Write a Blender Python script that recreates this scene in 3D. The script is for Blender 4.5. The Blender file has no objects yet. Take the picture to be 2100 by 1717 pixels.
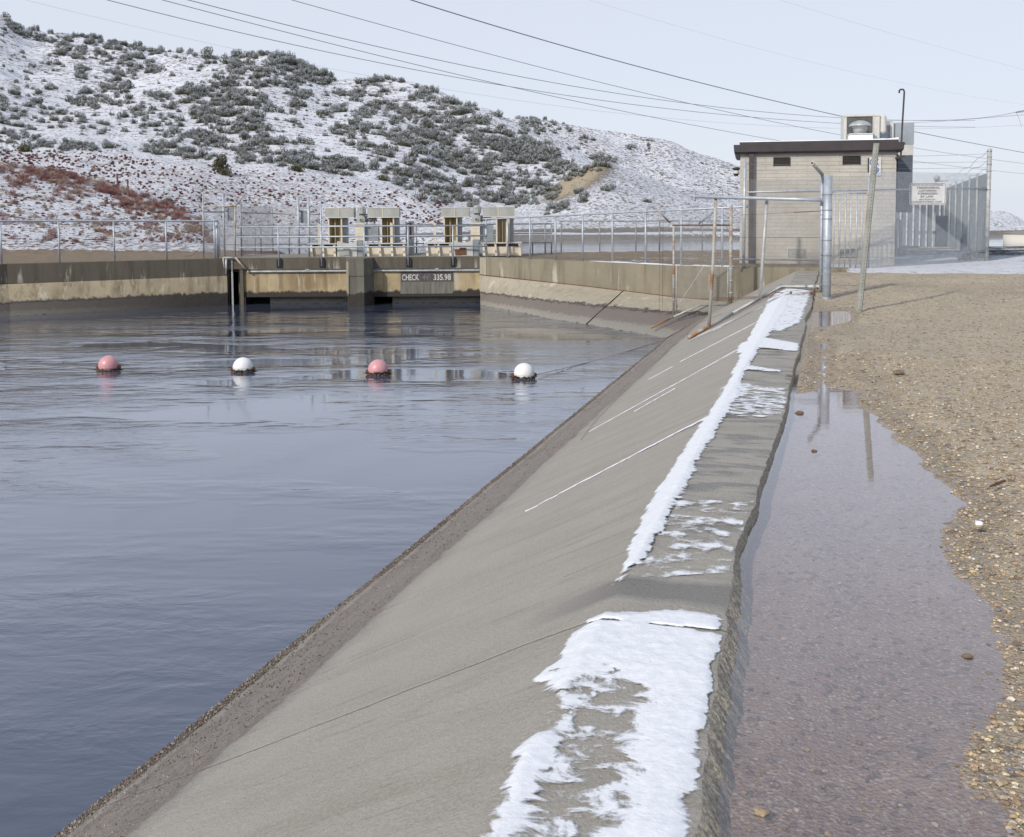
import bpy, math, random
import numpy as np
from mathutils import Vector, Matrix

# ---------------------------------------------------------------- camera, world, sun, exposure
SC = bpy.context.scene
COL = SC.collection
PW, PH, F = 2100.0, 1717.0, 2100.0
EYE = 1.7
PITCH = math.atan(0.063)
ROLL = -0.006
SHY = -0.1487
cam_d = bpy.data.cameras.new("camera")
cam = bpy.data.objects.new("camera", cam_d)
COL.objects.link(cam)
cam_d.sensor_fit = 'HORIZONTAL'; cam_d.sensor_width = 36.0; cam_d.lens = 36.0 * F / PW
cam_d.shift_y = SHY; cam_d.clip_start = 0.05; cam_d.clip_end = 5000
RC = Matrix.Rotation(math.pi / 2 - PITCH, 3, 'X') @ Matrix.Rotation(ROLL, 3, 'Z')
cam.matrix_world = Matrix.Translation((0, 0, EYE)) @ RC.to_4x4()
SC.camera = cam
SC.render.resolution_x = 1024; SC.render.resolution_y = 837

SUN_AZ = math.radians(-138)      # direction towards the sun, measured clockwise from +Y
SUN_EL = math.radians(34)
sun_d = bpy.data.lights.new("sun", 'SUN'); sun_d.energy = 2.6; sun_d.angle = math.radians(1.6)
sun_d.color = (1.0, 0.93, 0.82)
sun = bpy.data.objects.new("sun", sun_d); COL.objects.link(sun)
sdir = Vector((math.sin(SUN_AZ) * math.cos(SUN_EL), math.cos(SUN_AZ) * math.cos(SUN_EL), math.sin(SUN_EL)))
sun.rotation_euler = sdir.to_track_quat('Z', 'Y').to_euler()
world = bpy.data.worlds.new("World"); SC.world = world; world.use_nodes = True
wn = world.node_tree.nodes; wl = world.node_tree.links
bg = wn["Background"]
sky = wn.new("ShaderNodeTexSky"); sky.sky_type = 'NISHITA'; sky.sun_disc = False
sky.sun_elevation = SUN_EL; sky.sun_rotation = SUN_AZ
sky.altitude = 900; sky.air_density = 1.0; sky.dust_density = 1.6; sky.ozone_density = 2.0
veil = wn.new("ShaderNodeMix"); veil.data_type = 'RGBA'          # thin high cloud over the blue
gz = wn.new("ShaderNodeTexCoord"); sz = wn.new("ShaderNodeSeparateXYZ"); mz = wn.new("ShaderNodeMapRange")   # the cloud thins towards the zenith
wl.new(gz.outputs["Generated"], sz.inputs[0]); wl.new(sz.outputs[2], mz.inputs[0])
mz.inputs[1].default_value = 0.25; mz.inputs[2].default_value = 0.75; mz.inputs[3].default_value = 0.88; mz.inputs[4].default_value = 0.35
wl.new(mz.outputs[0], veil.inputs["Factor"])
veil.inputs[7].default_value = (5.35, 5.65, 6.35, 1)
wl.new(sky.outputs[0], veil.inputs[6]); wl.new(veil.outputs[2], bg.inputs[0])
bg.inputs[1].default_value = 0.115
SC.view_settings.view_transform = 'Standard'; SC.view_settings.look = 'None'
SC.view_settings.gamma = 1.0; SC.view_settings.use_curve_mapping = False
SC.view_settings.exposure = 0.3
SC.render.engine = 'CYCLES'
SC.cycles.max_bounces = 6; SC.cycles.transparent_max_bounces = 16
SC.cycles.caustics_reflective = False; SC.cycles.caustics_refractive = False

# ---------------------------------------------------------------- geometry of the place
CX0 = PW / 2; CY0 = PH / 2 + SHY * PW
_R = np.array(RC)
def ray(px, py):
    d = _R @ np.array([(px - CX0) / F, (CY0 - py) / F, -1.0])
    return d / d[1]
def P(px, py, Y):                      # where the sight line through a photo point stands at distance Y
    d = ray(px, py); return Vector((d[0] * Y, Y, EYE + d[2] * Y))
def PG(px, py, z=0.0):                 # ... or meets level z
    d = ray(px, py); k = (z - EYE) / d[2]; return Vector((d[0] * k, k, z))
AX = math.atan(665 / 2100.0)
CS, CC = math.sin(AX), math.cos(AX)
def W(s, t, z=0.0): return Vector((s * CS + t * CC, s * CC - t * CS, z))    # canal frame: s along, t to the right
def ST(x, y): return (x * CS + y * CC, x * CC - y * CS)
TB, TK = -0.886, -0.385                 # break of slope, outer edge of the kerb strip
WATER = -1.32
def lin_z(t): return min(0.0, (t - TB) / 2.0)
def PL(px, py):                        # meets the concrete bank (strip on top, then the 2:1 slope)
    p = PG(px, py, 0.0)
    if ST(p.x, p.y)[1] > TB: return p
    d = ray(px, py)
    # EYE + dz k = (t k - TB)/2
    tt = d[0] * CC - d[1] * CS
    k = (-TB / 2 - EYE) / (d[2] - tt / 2)
    return Vector((d[0] * k, k, EYE + d[2] * k))

# vectorised value noise
def _h(ix, iy, seed):
    n = (ix.astype(np.int64) * 374761393 + iy.astype(np.int64) * 668265263 + seed * 1442695041) & 0xffffffff
    n = ((n ^ (n >> 13)) * 1274126177) & 0xffffffff
    return ((n ^ (n >> 16)) & 0xffff) / 65535.0
def vn(x, y, seed=0):
    x = np.asarray(x, float); y = np.asarray(y, float)
    ix = np.floor(x); iy = np.floor(y); fx = x - ix; fy = y - iy
    fx = fx * fx * (3 - 2 * fx); fy = fy * fy * (3 - 2 * fy)
    a = _h(ix, iy, seed); b = _h(ix + 1, iy, seed); c = _h(ix, iy + 1, seed); d = _h(ix + 1, iy + 1, seed)
    return (a * (1 - fx) + b * fx) * (1 - fy) + (c * (1 - fx) + d * fx) * fy
def fbm(x, y, oct=4, seed=0, rough=0.5):
    s = 0; a = 1; t = 0
    for i in range(oct):
        s = s + a * (vn(x * 2 ** i + 17.3 * i, y * 2 ** i + 5.1 * i, seed + i) - 0.5); t += a; a *= rough
    return s / t * 2
def sstep(a, b, x):
    x = np.clip((np.asarray(x, float) - a) / (b - a), 0, 1); return x * x * (3 - 2 * x)
def poly_sd(x, y, poly):               # signed distance, positive inside
    x = np.asarray(x, float); y = np.asarray(y, float)
    d = np.full(x.shape, 1e9); ins = np.zeros(x.shape, bool); n = len(poly)
    for i in range(n):
        x1, y1 = poly[i]; x2, y2 = poly[(i + 1) % n]
        ex, ey = x2 - x1, y2 - y1; L = ex * ex + ey * ey + 1e-12
        k = np.clip(((x - x1) * ex + (y - y1) * ey) / L, 0, 1)
        d = np.minimum(d, np.hypot(x - x1 - k * ex, y - y1 - k * ey))
        c = ((y1 > y) != (y2 > y)) & (x < ex * (y - y1) / (ey if abs(ey) > 1e-12 else 1e-12) + x1)
        ins ^= c
    return np.where(ins, d, -d)

# ---------------------------------------------------------------- object helpers
def tag(o, label=None, cat=None, group=None, kind=None):
    if label: o['label'] = label
    if cat: o['category'] = cat
    if group: o['group'] = group
    if kind: o['kind'] = kind
    return o
def thing(name, label, cat, loc=(0, 0, 0), group=None):
    o = bpy.data.objects.new(name, None); COL.objects.link(o); o.location = loc; o.empty_display_size = 0.2
    return tag(o, label, cat, group)
ORG = {}
def mesh_obj(name, V, Fs, mat, parent=None, smooth=False, cols=None, snow=None, mi=None):
    """link one mesh; V are world coordinates (or local to the parent's origin when the parent sits elsewhere)"""
    me = bpy.data.meshes.new(name)
    V = np.asarray(V, float)
    off = np.zeros(3)
    p = parent
    if p is not None:
        off = np.array(ORG.get(p.name, tuple(p.location)))
    me.from_pydata((V - off).tolist(), [], [list(map(int, f)) for f in Fs])
    mats = mat if isinstance(mat, (list, tuple)) else [mat]
    for m in mats: me.materials.append(m)
    if mi is not None: me.polygons.foreach_set("material_index", np.asarray(mi, np.int32))
    if smooth: me.polygons.foreach_set("use_smooth", np.ones(len(me.polygons), bool))
    if cols is not None:
        a = me.color_attributes.new("Col", 'FLOAT_COLOR', 'POINT')
        c = np.ones((len(V), 4)); c[:, :3] = cols; a.data.foreach_set("color", c.ravel())
    if snow is not None:
        a = me.attributes.new("snow", 'FLOAT', 'POINT'); a.data.foreach_set("value", np.asarray(snow, np.float32))
    me.update()
    o = bpy.data.objects.new(name, me); COL.objects.link(o)
    if parent is not None: o.parent = parent; ORG[o.name] = tuple(off)
    return o
class MB:
    def __init__(s): s.v = []; s.f = []
    def add(s, V, Fs):
        b = len(s.v); s.v += [tuple(v) for v in V]; s.f += [[b + i for i in f] for f in Fs]; return s
    def box(s, a, b, M=None):
        (x0, y0, z0), (x1, y1, z1) = a, b
        V = [Vector(v) for v in ((x0, y0, z0), (x1, y0, z0), (x1, y1, z0), (x0, y1, z0), (x0, y0, z1), (x1, y0, z1), (x1, y1, z1), (x0, y1, z1))]
        if M: V = [M @ v for v in V]
        return s.add(V, [(0, 3, 2, 1), (4, 5, 6, 7), (0, 1, 5, 4), (1, 2, 6, 5), (2, 3, 7, 6), (3, 0, 4, 7)])
    def prism(s, pts, z0, z1):          # plan polygon, extruded upward (z may be lists)
        n = len(pts)
        za = z0 if isinstance(z0, (list, tuple)) else [z0] * n
        zb = z1 if isinstance(z1, (list, tuple)) else [z1] * n
        V = [(p[0], p[1], za[i]) for i, p in enumerate(pts)] + [(p[0], p[1], zb[i]) for i, p in enumerate(pts)]
        return s.add(V, [list(range(n))[::-1], list(range(n, 2 * n))] + [(i, (i + 1) % n, n + (i + 1) % n, n + i) for i in range(n)])
    def tube(s, pts, r, seg=8, caps=True):
        pts = [Vector(p) for p in pts]; n = len(pts)
        rs = r if isinstance(r, (list, tuple)) else [r] * n
        V = []; up = None
        for i, p in enumerate(pts):
            d = (pts[min(i + 1, n - 1)] - pts[max(i - 1, 0)]).normalized()
            if up is None:
                up = d.cross(Vector((0, 0, 1)));
                if up.length < 1e-3: up = Vector((1, 0, 0))
            up = (up - d * up.dot(d)).normalized(); w = d.cross(up)
            for k in range(seg):
                a = 2 * math.pi * k / seg
                V.append(p + (up * math.cos(a) + w * math.sin(a)) * rs[i])
        Fs = []
        for i in range(n - 1):
            for k in range(seg):
                Fs.append((i * seg + k, i * seg + (k + 1) % seg, (i + 1) * seg + (k + 1) % seg, (i + 1) * seg + k))
        if caps: Fs += [list(range(seg))[::-1], list(range((n - 1) * seg, n * seg))]
        return s.add(V, Fs)
    def lathe(s, c, prof, seg=16, axis=(0, 0, 1)):
        q = Vector((0, 0, 1)).rotation_difference(Vector(axis)); c = Vector(c)
        V = [c + q @ Vector((r * math.cos(2 * math.pi * k / seg), r * math.sin(2 * math.pi * k / seg), h)) for r, h in prof for k in range(seg)]
        Fs = [(i * seg + k, i * seg + (k + 1) % seg, (i + 1) * seg + (k + 1) % seg, (i + 1) * seg + k) for i in range(len(prof) - 1) for k in range(seg)]
        Fs += [list(range(seg))[::-1], list(range((len(prof) - 1) * seg, len(prof) * seg))]
        return s.add(V, Fs)
    def mesh_wire(s, A, B, h, pitch, r, low=None, top=None):     # chain link between A and B (bottom corners), height h
        A = Vector(A); B = Vector(B); L = (B - A).length; ux = (B - A) / L; uz = Vector((0, 0, 1)); nn = ux.cross(uz)
        k = 0
        c = -h
        while c < L:
            for sg in (1, -1):
                # u = c + v  (sg=1) or u = L - (c + v)
                v0 = max(0.0, -c); v1 = min(h, L - c)
                if v1 - v0 > 0.02:
                    p = []
                    for v in (v0, v1):
                        u = c + v
                        if sg < 0: u = L - u
                        p.append(A + ux * u + uz * v)
                    d = (p[1] - p[0]).normalized(); a1 = nn; a2 = d.cross(nn)
                    V = []
                    for q in p:
                        for a in (0, 2.094, 4.189): V.append(q + (a1 * math.cos(a) + a2 * math.sin(a)) * r)
                    s.add(V, [(0, 1, 4, 3), (1, 2, 5, 4), (2, 0, 3, 5)])
            c += pitch
        return s
    def build(s, name, mat, parent=None, smooth=False):
        return mesh_obj(name, s.v, s.f, mat, parent, smooth)
def copy_tree(root, loc, label, group=None):
    r = root.copy(); COL.objects.link(r); r.location = loc; r['label'] = label
    if group: r['group'] = group
    for ch in list(root.children):
        c = ch.copy(); COL.objects.link(c); c.parent = r
        for g in list(ch.children):
            d = g.copy(); COL.objects.link(d); d.parent = c
    return r
def text_mesh(body, height, width=None):
    cu = bpy.data.curves.new("lettering", 'FONT'); cu.body = body; cu.size = 1.0; cu.offset = 0.022
    o = bpy.data.objects.new("lettering_tmp", cu); COL.objects.link(o)
    dg = bpy.context.evaluated_depsgraph_get()
    me = bpy.data.meshes.new_from_object(o.evaluated_get(dg))
    V = np.array([v.co[:] for v in me.vertices]); Fs = [list(p.vertices) for p in me.polygons]
    bpy.data.objects.remove(o); bpy.data.curves.remove(cu); bpy.data.meshes.remove(me)
    V[:, :2] -= V[:, :2].min(0); mx = V.max(0)
    V[:, 1] *= height / mx[1]
    V[:, 0] *= (width / mx[0]) if width else height / mx[1]
    return V, Fs

# ---------------------------------------------------------------- materials
class G:
    def __init__(s, name):
        s.m = bpy.data.materials.new(name); s.m.use_nodes = True; s.t = s.m.node_tree
        s.b = s.t.nodes["Principled BSDF"]; s.out = s.t.nodes["Material Output"]
    def n(s, typ, ins=None, **props):
        nd = s.t.nodes.new("ShaderNode" + typ)
        for k, v in props.items(): setattr(nd, k, v)
        for k, v in (ins or {}).items(): s.set(nd.inputs[k], v)
        return nd
    def set(s, sock, v):
        if isinstance(v, bpy.types.NodeSocket): s.t.links.new(v, sock)
        elif isinstance(v, bpy.types.Node): s.t.links.new(v.outputs[0], sock)
        elif isinstance(v, tuple) and len(v) == 3 and sock.type == 'RGBA': sock.default_value = (*v, 1)
        else: sock.default_value = v
    def pos(s, scale=(1, 1, 1), rot=(0, 0, 0), world=False):
        src = s.n("NewGeometry").outputs["Position"] if world else s.n("TexCoord").outputs["Object"]
        return s.n("Mapping", {"Vector": src, "Scale": scale, "Rotation": rot}).outputs[0]
    def noise(s, vec, scale, detail=4, rough=0.5, dist=0.0):
        return s.n("TexNoise", {"Vector": vec, "Scale": scale, "Detail": detail, "Roughness": rough, "Distortion": dist}).outputs["Fac"]
    def ramp(s, fac, stops, interp='LINEAR'):
        r = s.n("ValToRGB", {"Fac": fac}); cr = r.color_ramp; cr.interpolation = interp
        while len(cr.elements) < len(stops): cr.elements.new(0.5)
        for e, (p, c) in zip(cr.elements, stops):
            e.position = p; e.color = (*c, 1) if isinstance(c, tuple) else (c, c, c, 1)
        return r.outputs[0]
    def mix(s, fac, a, b, mode='MIX'):
        m = s.n("Mix", data_type='RGBA', blend_type=mode)
        s.set(m.inputs[0], fac); s.set(m.inputs[6], a); s.set(m.inputs[7], b); return m.outputs[2]
    def math(s, op, a, b=0.0, c=0.0, clamp=False):
        m = s.n("Math", operation=op, use_clamp=clamp); s.set(m.inputs[0], a); s.set(m.inputs[1], b); s.set(m.inputs[2], c); return m.outputs[0]
    def mapr(s, v, a, b, c=0.0, d=1.0):
        return s.n("MapRange", {0: v, 1: a, 2: b, 3: c, 4: d}).outputs[0]
    def sep(s, v): return s.n("SeparateXYZ", {0: v}).outputs
    def bump(s, h, strength=0.3, dist=0.01, normal=None):
        ins = {"Height": h, "Strength": strength, "Distance": dist}
        if normal is not None: ins["Normal"] = normal
        return s.n("Bump", ins).outputs[0]
    def done(s, col, rough=0.8, metal=0.0, normal=None, spec=None):
        s.set(s.b.inputs["Base Color"], col); s.set(s.b.inputs["Roughness"], rough); s.set(s.b.inputs["Metallic"], metal)
        if normal is not None: s.set(s.b.inputs["Normal"], normal)
        if spec is not None: s.set(s.b.inputs["Specular IOR Level"], spec)
        return s.m
def simple(name, c1, c2=None, scale=4.0, rough=0.7, metal=0.0, bump=0.2, bscale=None, stretch=(1, 1, 1), world=False, lo=0.35, hi=0.65):
    g = G(name); v = g.pos(stretch, world=world)
    c2 = c2 or tuple(x * 0.75 for x in c1)
    f = g.mapr(g.noise(v, scale, 6, 0.6), lo, hi)
    col = g.mix(f, c1, c2)
    nr = g.bump(g.noise(g.pos(world=world), bscale or scale * 6, 4, 0.6), bump, 0.01)
    return g.done(col, rough, metal, nr)
M = {}
M['galv'] = simple("galvanised_steel", (0.50, 0.545, 0.60), (0.36, 0.40, 0.45), 9, 0.5, 0.35, 0.1, 60)
M['galv_pale'] = simple("pale_galvanised_steel", (0.50, 0.51, 0.50), (0.33, 0.34, 0.34), 7, 0.55, 0.25, 0.1, 60)
M['galv_dark'] = simple("weathered_galvanised_and_shade", (0.32, 0.345, 0.37), (0.22, 0.24, 0.26), 6, 0.55, 0.2, 0.1, 40)  # weathered steel, also the grey of the hoists' shaded right sides
M['wire'] = simple("fence_wire", (0.42, 0.42, 0.41), (0.28, 0.28, 0.28), 5, 0.5, 0.3, 0.0)
M['barb'] = simple("barbed_wire_steel", (0.34, 0.34, 0.35), (0.16, 0.13, 0.12), 12, 0.6, 0.2, 0.0)
M['rustpipe'] = simple("rust_streaked_pipe", (0.42, 0.42, 0.40), (0.30, 0.15, 0.06), 2.3, 0.7, 0.05, 0.2, 50, lo=0.48, hi=0.6)
M['rust'] = simple("rust", (0.20, 0.085, 0.04), (0.09, 0.045, 0.03), 18, 0.85, 0.0, 0.4, 60)
M['cream'] = simple("cream_painted_steel", (0.74, 0.68, 0.57), (0.58, 0.51, 0.40), 3, 0.55, 0, 0.1, 20, (1, 1, .4))
M['hoistgrey'] = simple("grey_painted_steel", (0.45, 0.46, 0.44), (0.33, 0.34, 0.32), 4, 0.5, 0.1, 0.1, 20, (1, 1, .4))
M['ochre'] = simple("rust_stained_recess", (0.46, 0.36, 0.18), (0.16, 0.12, 0.06), 5, 0.7, 0, 0.1, 20, (2, 2, .25))
M['darkmetal'] = simple("dark_grille_metal", (0.045, 0.038, 0.034), (0.03, 0.027, 0.026), 20, 0.6, 0.1, 0.1)
M['fascia'] = simple("dark_brown_fascia", (0.060, 0.050, 0.055), (0.045, 0.038, 0.042), 3, 0.55, 0, 0.1, 30)
M['ducting'] = simple("duct_sheet_metal", (0.40, 0.44, 0.47), (0.31, 0.35, 0.38), 2, 0.5, 0.3, 0.05, 30)
M['slate'] = simple("dark_blue_grey_sheet", (0.10, 0.12, 0.15), (0.075, 0.09, 0.115), 2, 0.6, 0, 0.05, 30)
M['acwhite'] = simple("off_white_enamel", (0.60, 0.60, 0.57), (0.48, 0.48, 0.46), 3, 0.5, 0, 0.05, 30)
M['signwhite'] = simple("sign_white", (0.66, 0.66, 0.66), (0.55, 0.55, 0.56), 6, 0.5, 0, 0.02, 30)
M['ink'] = simple("sign_ink", (0.035, 0.03, 0.03), (0.06, 0.05, 0.05), 9, 0.6, 0, 0)
M['inkred'] = simple("sign_border_brown", (0.13, 0.05, 0.05), (0.2, 0.1, 0.1), 9, 0.6, 0, 0)
M['inkblue'] = simple("sign_blue", (0.06, 0.13, 0.42), (0.09, 0.17, 0.45), 9, 0.6, 0, 0)
M['slats'] = simple("grey_fence_slats", (0.245, 0.27, 0.275), (0.22, 0.245, 0.25), 3, 0.6, 0, 0.05, 30, (1, 1, .4))
M['tank'] = simple("pale_tank_paint", (0.60, 0.57, 0.52), (0.52, 0.49, 0.45), 1, 0.7, 0, 0.05)
M['snow_roof'] = simple("settled_snow", (0.86, 0.88, 0.93), (0.78, 0.81, 0.87), 6, 0.6, 0, 0.4, 30)
M['rope'] = simple("weedy_rope", (0.16, 0.115, 0.08), (0.08, 0.06, 0.045), 30, 0.9, 0, 0.5)
M['ropetan'] = simple("pale_rope", (0.33, 0.27, 0.22), (0.24, 0.19, 0.15), 20, 0.9, 0, 0.5)
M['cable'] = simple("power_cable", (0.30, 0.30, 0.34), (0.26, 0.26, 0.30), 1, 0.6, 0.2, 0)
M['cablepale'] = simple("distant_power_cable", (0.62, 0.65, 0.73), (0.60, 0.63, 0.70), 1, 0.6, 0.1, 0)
M['insul'] = simple("insulator_grey", (0.30, 0.30, 0.32), (0.22, 0.22, 0.24), 6, 0.4, 0, 0)
M['stake'] = simple("weathered_stake", (0.14, 0.07, 0.05), (0.09, 0.05, 0.04), 9, 0.9, 0, 0.2)

def buoy_mat(name, c):
    g = G(name); p = g.pos(); z = g.sep(p)[2]
    n = g.noise(g.pos((14, 14, 3)), 1.6, 4)
    f = g.mapr(g.math('ADD', z, g.math('MULTIPLY', n, 0.11)), 0.035, 0.02)
    grime = g.mix(g.mapr(g.noise(p, 9), 0.5, 0.8, 0, 0.3), c, tuple(x * .7 for x in c))
    return g.done(g.mix(f, grime, (0.03, 0.022, 0.018)), 0.38, 0, g.bump(g.noise(p, 14), 0.05, 0.01))
M['pink'] = buoy_mat("faded_pink_plastic", (0.62, 0.31, 0.335))
M['buoywhite'] = buoy_mat("white_plastic", (0.80, 0.81, 0.80))

# concrete of the near bank
def lining_mat():
    g = G("bank_concrete")
    P0 = g.n("NewGeometry").outputs["Position"]
    v = g.n("Mapping", {"Vector": P0, "Rotation": (0, 0, AX)}).outputs[0]      # x = t (across), y = s (along)
    x, y, z = g.sep(v)
    streak = g.noise(g.n("Mapping", {"Vector": v, "Scale": (0.35, 3.2, 0.35)}).outputs[0], 1.7, 6, 0.65, 0.4)
    fine = g.noise(P0, 55, 5, 0.7); mid = g.noise(P0, 2.2, 5, 0.6)
    base = g.mix(g.mapr(mid, 0.3, 0.7), (0.345, 0.322, 0.283), (0.295, 0.274, 0.240))
    base = g.mix(g.mapr(streak, 0.50, 0.68), base, (0.26, 0.245, 0.205))
    base = g.mix(g.mapr(g.noise(g.n("Mapping", {"Vector": v, "Scale": (0.5, 6, .5)}).outputs[0], 2.5, 4, 0.6), 0.60, 0.70, 0, .55), base, (0.17, 0.15, 0.115))
    base = g.mix(g.mapr(fine, 0.35, 0.7, 0, 0.6), base, (0.43, 0.405, 0.36))
    base = g.mix(g.mapr(g.noise(P0, 120, 3, 0.7), 0.6, 0.75, 0, 0.45), base, (0.13, 0.12, 0.10))
    # joints every 4.08 m across the bank, plus hairline cracks
    def joint(off, width, per=4.085):
        wob = g.math('MULTIPLY', g.math('SUBTRACT', g.noise(P0, 1.3, 5, 0.6), 0.5), 0.12)
        q = g.math('ADD', g.math('ADD', y, wob), off)
        q = g.math('ABSOLUTE', g.math('SUBTRACT', g.math('MODULO', q, per), per / 2))
        return g.mapr(q, width, width * 0.35)
    jt = g.math('MULTIPLY', joint(-4.03 + 4.085 / 2 + 4.085, 0.014), g.mapr(fine, 0.3, 0.5, 0.4, 1))
    base = g.mix(g.math('MULTIPLY', jt, g.mapr(g.noise(P0, 2.6, 5, .7), .35, .65, .1, .7)), base, (0.21, 0.175, 0.11))
    cr = g.math('MULTIPLY', joint(-1.1 + 4.085, 0.008, 5.3), g.mapr(mid, 0.48, 0.52))
    base = g.mix(g.math('MULTIPLY', cr, 0.6), base, (0.14, 0.11, 0.07))
    # water marks: bands at their own heights
    zz = g.math('ADD', z, g.math('MULTIPLY', g.math('SUBTRACT', g.noise(P0, 3.0, 6, 0.65), 0.5), 0.13))
    zf = g.math('ADD', zz, g.math('MULTIPLY', g.math('SUBTRACT', fine, 0.5), 0.06))
    band = g.ramp(g.mapr(zf, -1.42, -0.87), [(0.0, (0.05, 0.046, 0.04)), (0.22, (0.085, 0.075, 0.06)), (0.27, (0.17, 0.155, 0.13)), (0.32, (0.36, 0.34, 0.30)), (0.37, (0.19, 0.17, 0.15)), (0.55, (0.245, 0.22, 0.195)), (0.80, (0.205, 0.18, 0.16)), (0.90, (0.095, 0.085, 0.082))])
    band = g.mix(g.mapr(g.noise(P0, 30, 6, 0.8), 0.44, 0.62, 0, 0.85), band, (0.34, 0.28, 0.235))
    band = g.mix(g.mapr(g.noise(g.n('Mapping', {'Vector': v, 'Scale': (3, .8, 3)}).outputs[0], 5, 5, 0.7), 0.5, 0.7, 0, 0.5), band, (0.11, 0.085, 0.08))
    band = g.mix(g.mapr(g.noise(P0, 24, 4, 0.8), 0.60, 0.66, 0, 0.9), band, (0.05, 0.04, 0.036))
    col = g.mix(g.mapr(zz, -0.945, -0.97), base, band)
    wet = g.mapr(g.noise(P0, 1.1, 3), 0.5, 0.62)
    rough = g.mapr(zz, -0.95, -0.9, 0.55, 0.8)
    top = g.mapr(z, -0.02, -0.008)
    wn_ = g.noise(g.n("Mapping", {"Vector": v, "Scale": (1.0, 3.2, 1)}).outputs[0], 2.2, 5, 0.6)
    seep = g.mapr(g.math('ABSOLUTE', g.math('SUBTRACT', g.math('ADD', y, g.math('MULTIPLY', g.noise(P0, 3, 4), .12)), 4.44)), 0.16, 0.09)
    far_ = g.math('MULTIPLY', g.mapr(y, 4.8, 5.6), g.mapr(wn_, 0.50, 0.56))
    near_ = g.math('MULTIPLY', g.mapr(z, -0.25, -0.0), seep)
    wetm = g.math('MAXIMUM', g.math('MULTIPLY', top, far_), near_)
    col = g.mix(g.math('MULTIPLY', wetm, .62), col, (0.10, 0.098, 0.09))
    rough = g.math('SUBTRACT', rough, g.math('MULTIPLY', wetm, .68))
    hb = g.math('ADD', g.math('ADD', fine, g.math('MULTIPLY', jt, -1.5)), g.math('MULTIPLY', g.mapr(zz, -0.88, -0.95), g.math('MULTIPLY', g.noise(P0, 30, 6, 0.75), 3.0)))
    return g.done(col, rough, 0, g.bump(hb, 0.7, 0.013))
M['lining'] = lining_mat()

def wall_mat(name, cA, cB, cDark, lower, blk=0):
    g = G(name); P0 = g.n("NewGeometry").outputs["Position"]; z = g.sep(P0)[2]
    st = g.noise(g.n("Mapping", {"Vector": P0, "Scale": (5.0, 5.0, 0.45)}).outputs[0], 1.0, 6, 0.6)
    big = g.noise(P0, 0.8, 4, 0.6)
    col = g.mix(g.mapr(big, 0.35, 0.65), cA, cB)
    col = g.mix(g.mapr(st, 0.5, 0.68, 0, .8), col, cDark)
    wh = g.noise(g.n("Mapping", {"Vector": P0, "Scale": (3.1, 3.1, 0.5), "Location": (7, 3, 0)}).outputs[0], 1.2, 5, 0.6)
    col = g.mix(g.math('MULTIPLY', g.mapr(wh, 0.585, 0.67, 0, .8), g.mapr(z, 0.05, -0.30, .1, 1)), col, (0.52, 0.49, 0.41))
    if lower:
        zz = g.math('ADD', z, g.math('MULTIPLY', g.math('SUBTRACT', g.noise(g.n("Mapping", {"Vector": P0, "Scale": (4, 4, 1)}).outputs[0], 1.6, 6, 0.65), 0.5), 0.22))
        fine = g.noise(P0, 22, 5, 0.75)
        zt = zz if blk != 1 else g.math('SUBTRACT', zz, 0.05)
        band = g.ramp(g.mapr(zz, -1.40, -0.90), [(0.0, (0.03, 0.03, 0.028)), (0.12, (0.10, 0.095, 0.08)), (0.17, (0.30, 0.285, 0.25)), (0.36, (0.27, 0.25, 0.22)), (0.44, (0.185, 0.16, 0.145)), (0.78, (0.175, 0.15, 0.135)), (0.84, (0.06, 0.05, 0.048)), (0.93, (0.05, 0.043, 0.04))])
        band = g.mix(g.mapr(fine, 0.5, 0.7, 0, .5), band, (0.10, 0.09, 0.08))
        col = g.mix(g.mapr(zz, -0.935, -0.965), col, band)
        if blk:
            bn = g.mix(g.mapr(fine, .45, .7, 0, .5), (0.022, 0.019, 0.017), (0.06, 0.05, 0.042))
            k = g.mapr(g.math('ADD', zz, g.math('MULTIPLY', g.math('SUBTRACT', st, .5), .35)), -0.90, -0.96)
            if blk == 2: k = g.math('MULTIPLY', k, g.mapr(g.sep(P0)[0], -16, -9.5, .25, 1))
            col = g.mix(k, col, bn)
    col = g.mix(g.mapr(g.noise(P0, 30, 4, 0.7), 0.4, 0.75, 0, .3), col, (0.12, 0.11, 0.09))
    return g.done(col, 0.8, 0, g.bump(g.noise(P0, 18, 5, 0.7), 0.35, 0.012))
M['wall_upper'] = wall_mat("weathered_parapet_concrete", (0.125, 0.108, 0.080), (0.095, 0.083, 0.063), (0.06, 0.052, 0.04), False)
M['wall_upper_pale'] = wall_mat("streaked_wall_concrete", (0.28, 0.25, 0.185), (0.215, 0.19, 0.14), (0.15, 0.132, 0.095), False)
M['wall_lower'] = wall_mat("cream_stained_concrete", (0.45, 0.38, 0.26), (0.30, 0.25, 0.165), (0.15, 0.115, 0.07), True, 2)
M['wing'] = wall_mat("wing_slope_concrete", (0.40, 0.36, 0.28), (0.35, 0.315, 0.245), (0.28, 0.25, 0.19), True)
M['panel'] = wall_mat("rust_stained_gate_panel", (0.56, 0.46, 0.28), (0.30, 0.22, 0.12), (0.13, 0.085, 0.04), True, 1)
M['pier'] = wall_mat("pier_concrete", (0.15, 0.14, 0.115), (0.20, 0.19, 0.16), (0.08, 0.075, 0.06), True, 1)
M['litpier'] = wall_mat("sunlit_pier_concrete", (0.42, 0.38, 0.30), (0.34, 0.31, 0.25), (0.26, 0.24, 0.19), True, 0)  # concrete lightened to stand for sunlit faces
M['black'] = simple("black_parts_and_recess_shade", (0.035, 0.032, 0.028), (0.02, 0.019, 0.017), 3, 0.4, 0, .2)  # near-black parts; also the shade inside bays, vents and holes
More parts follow.
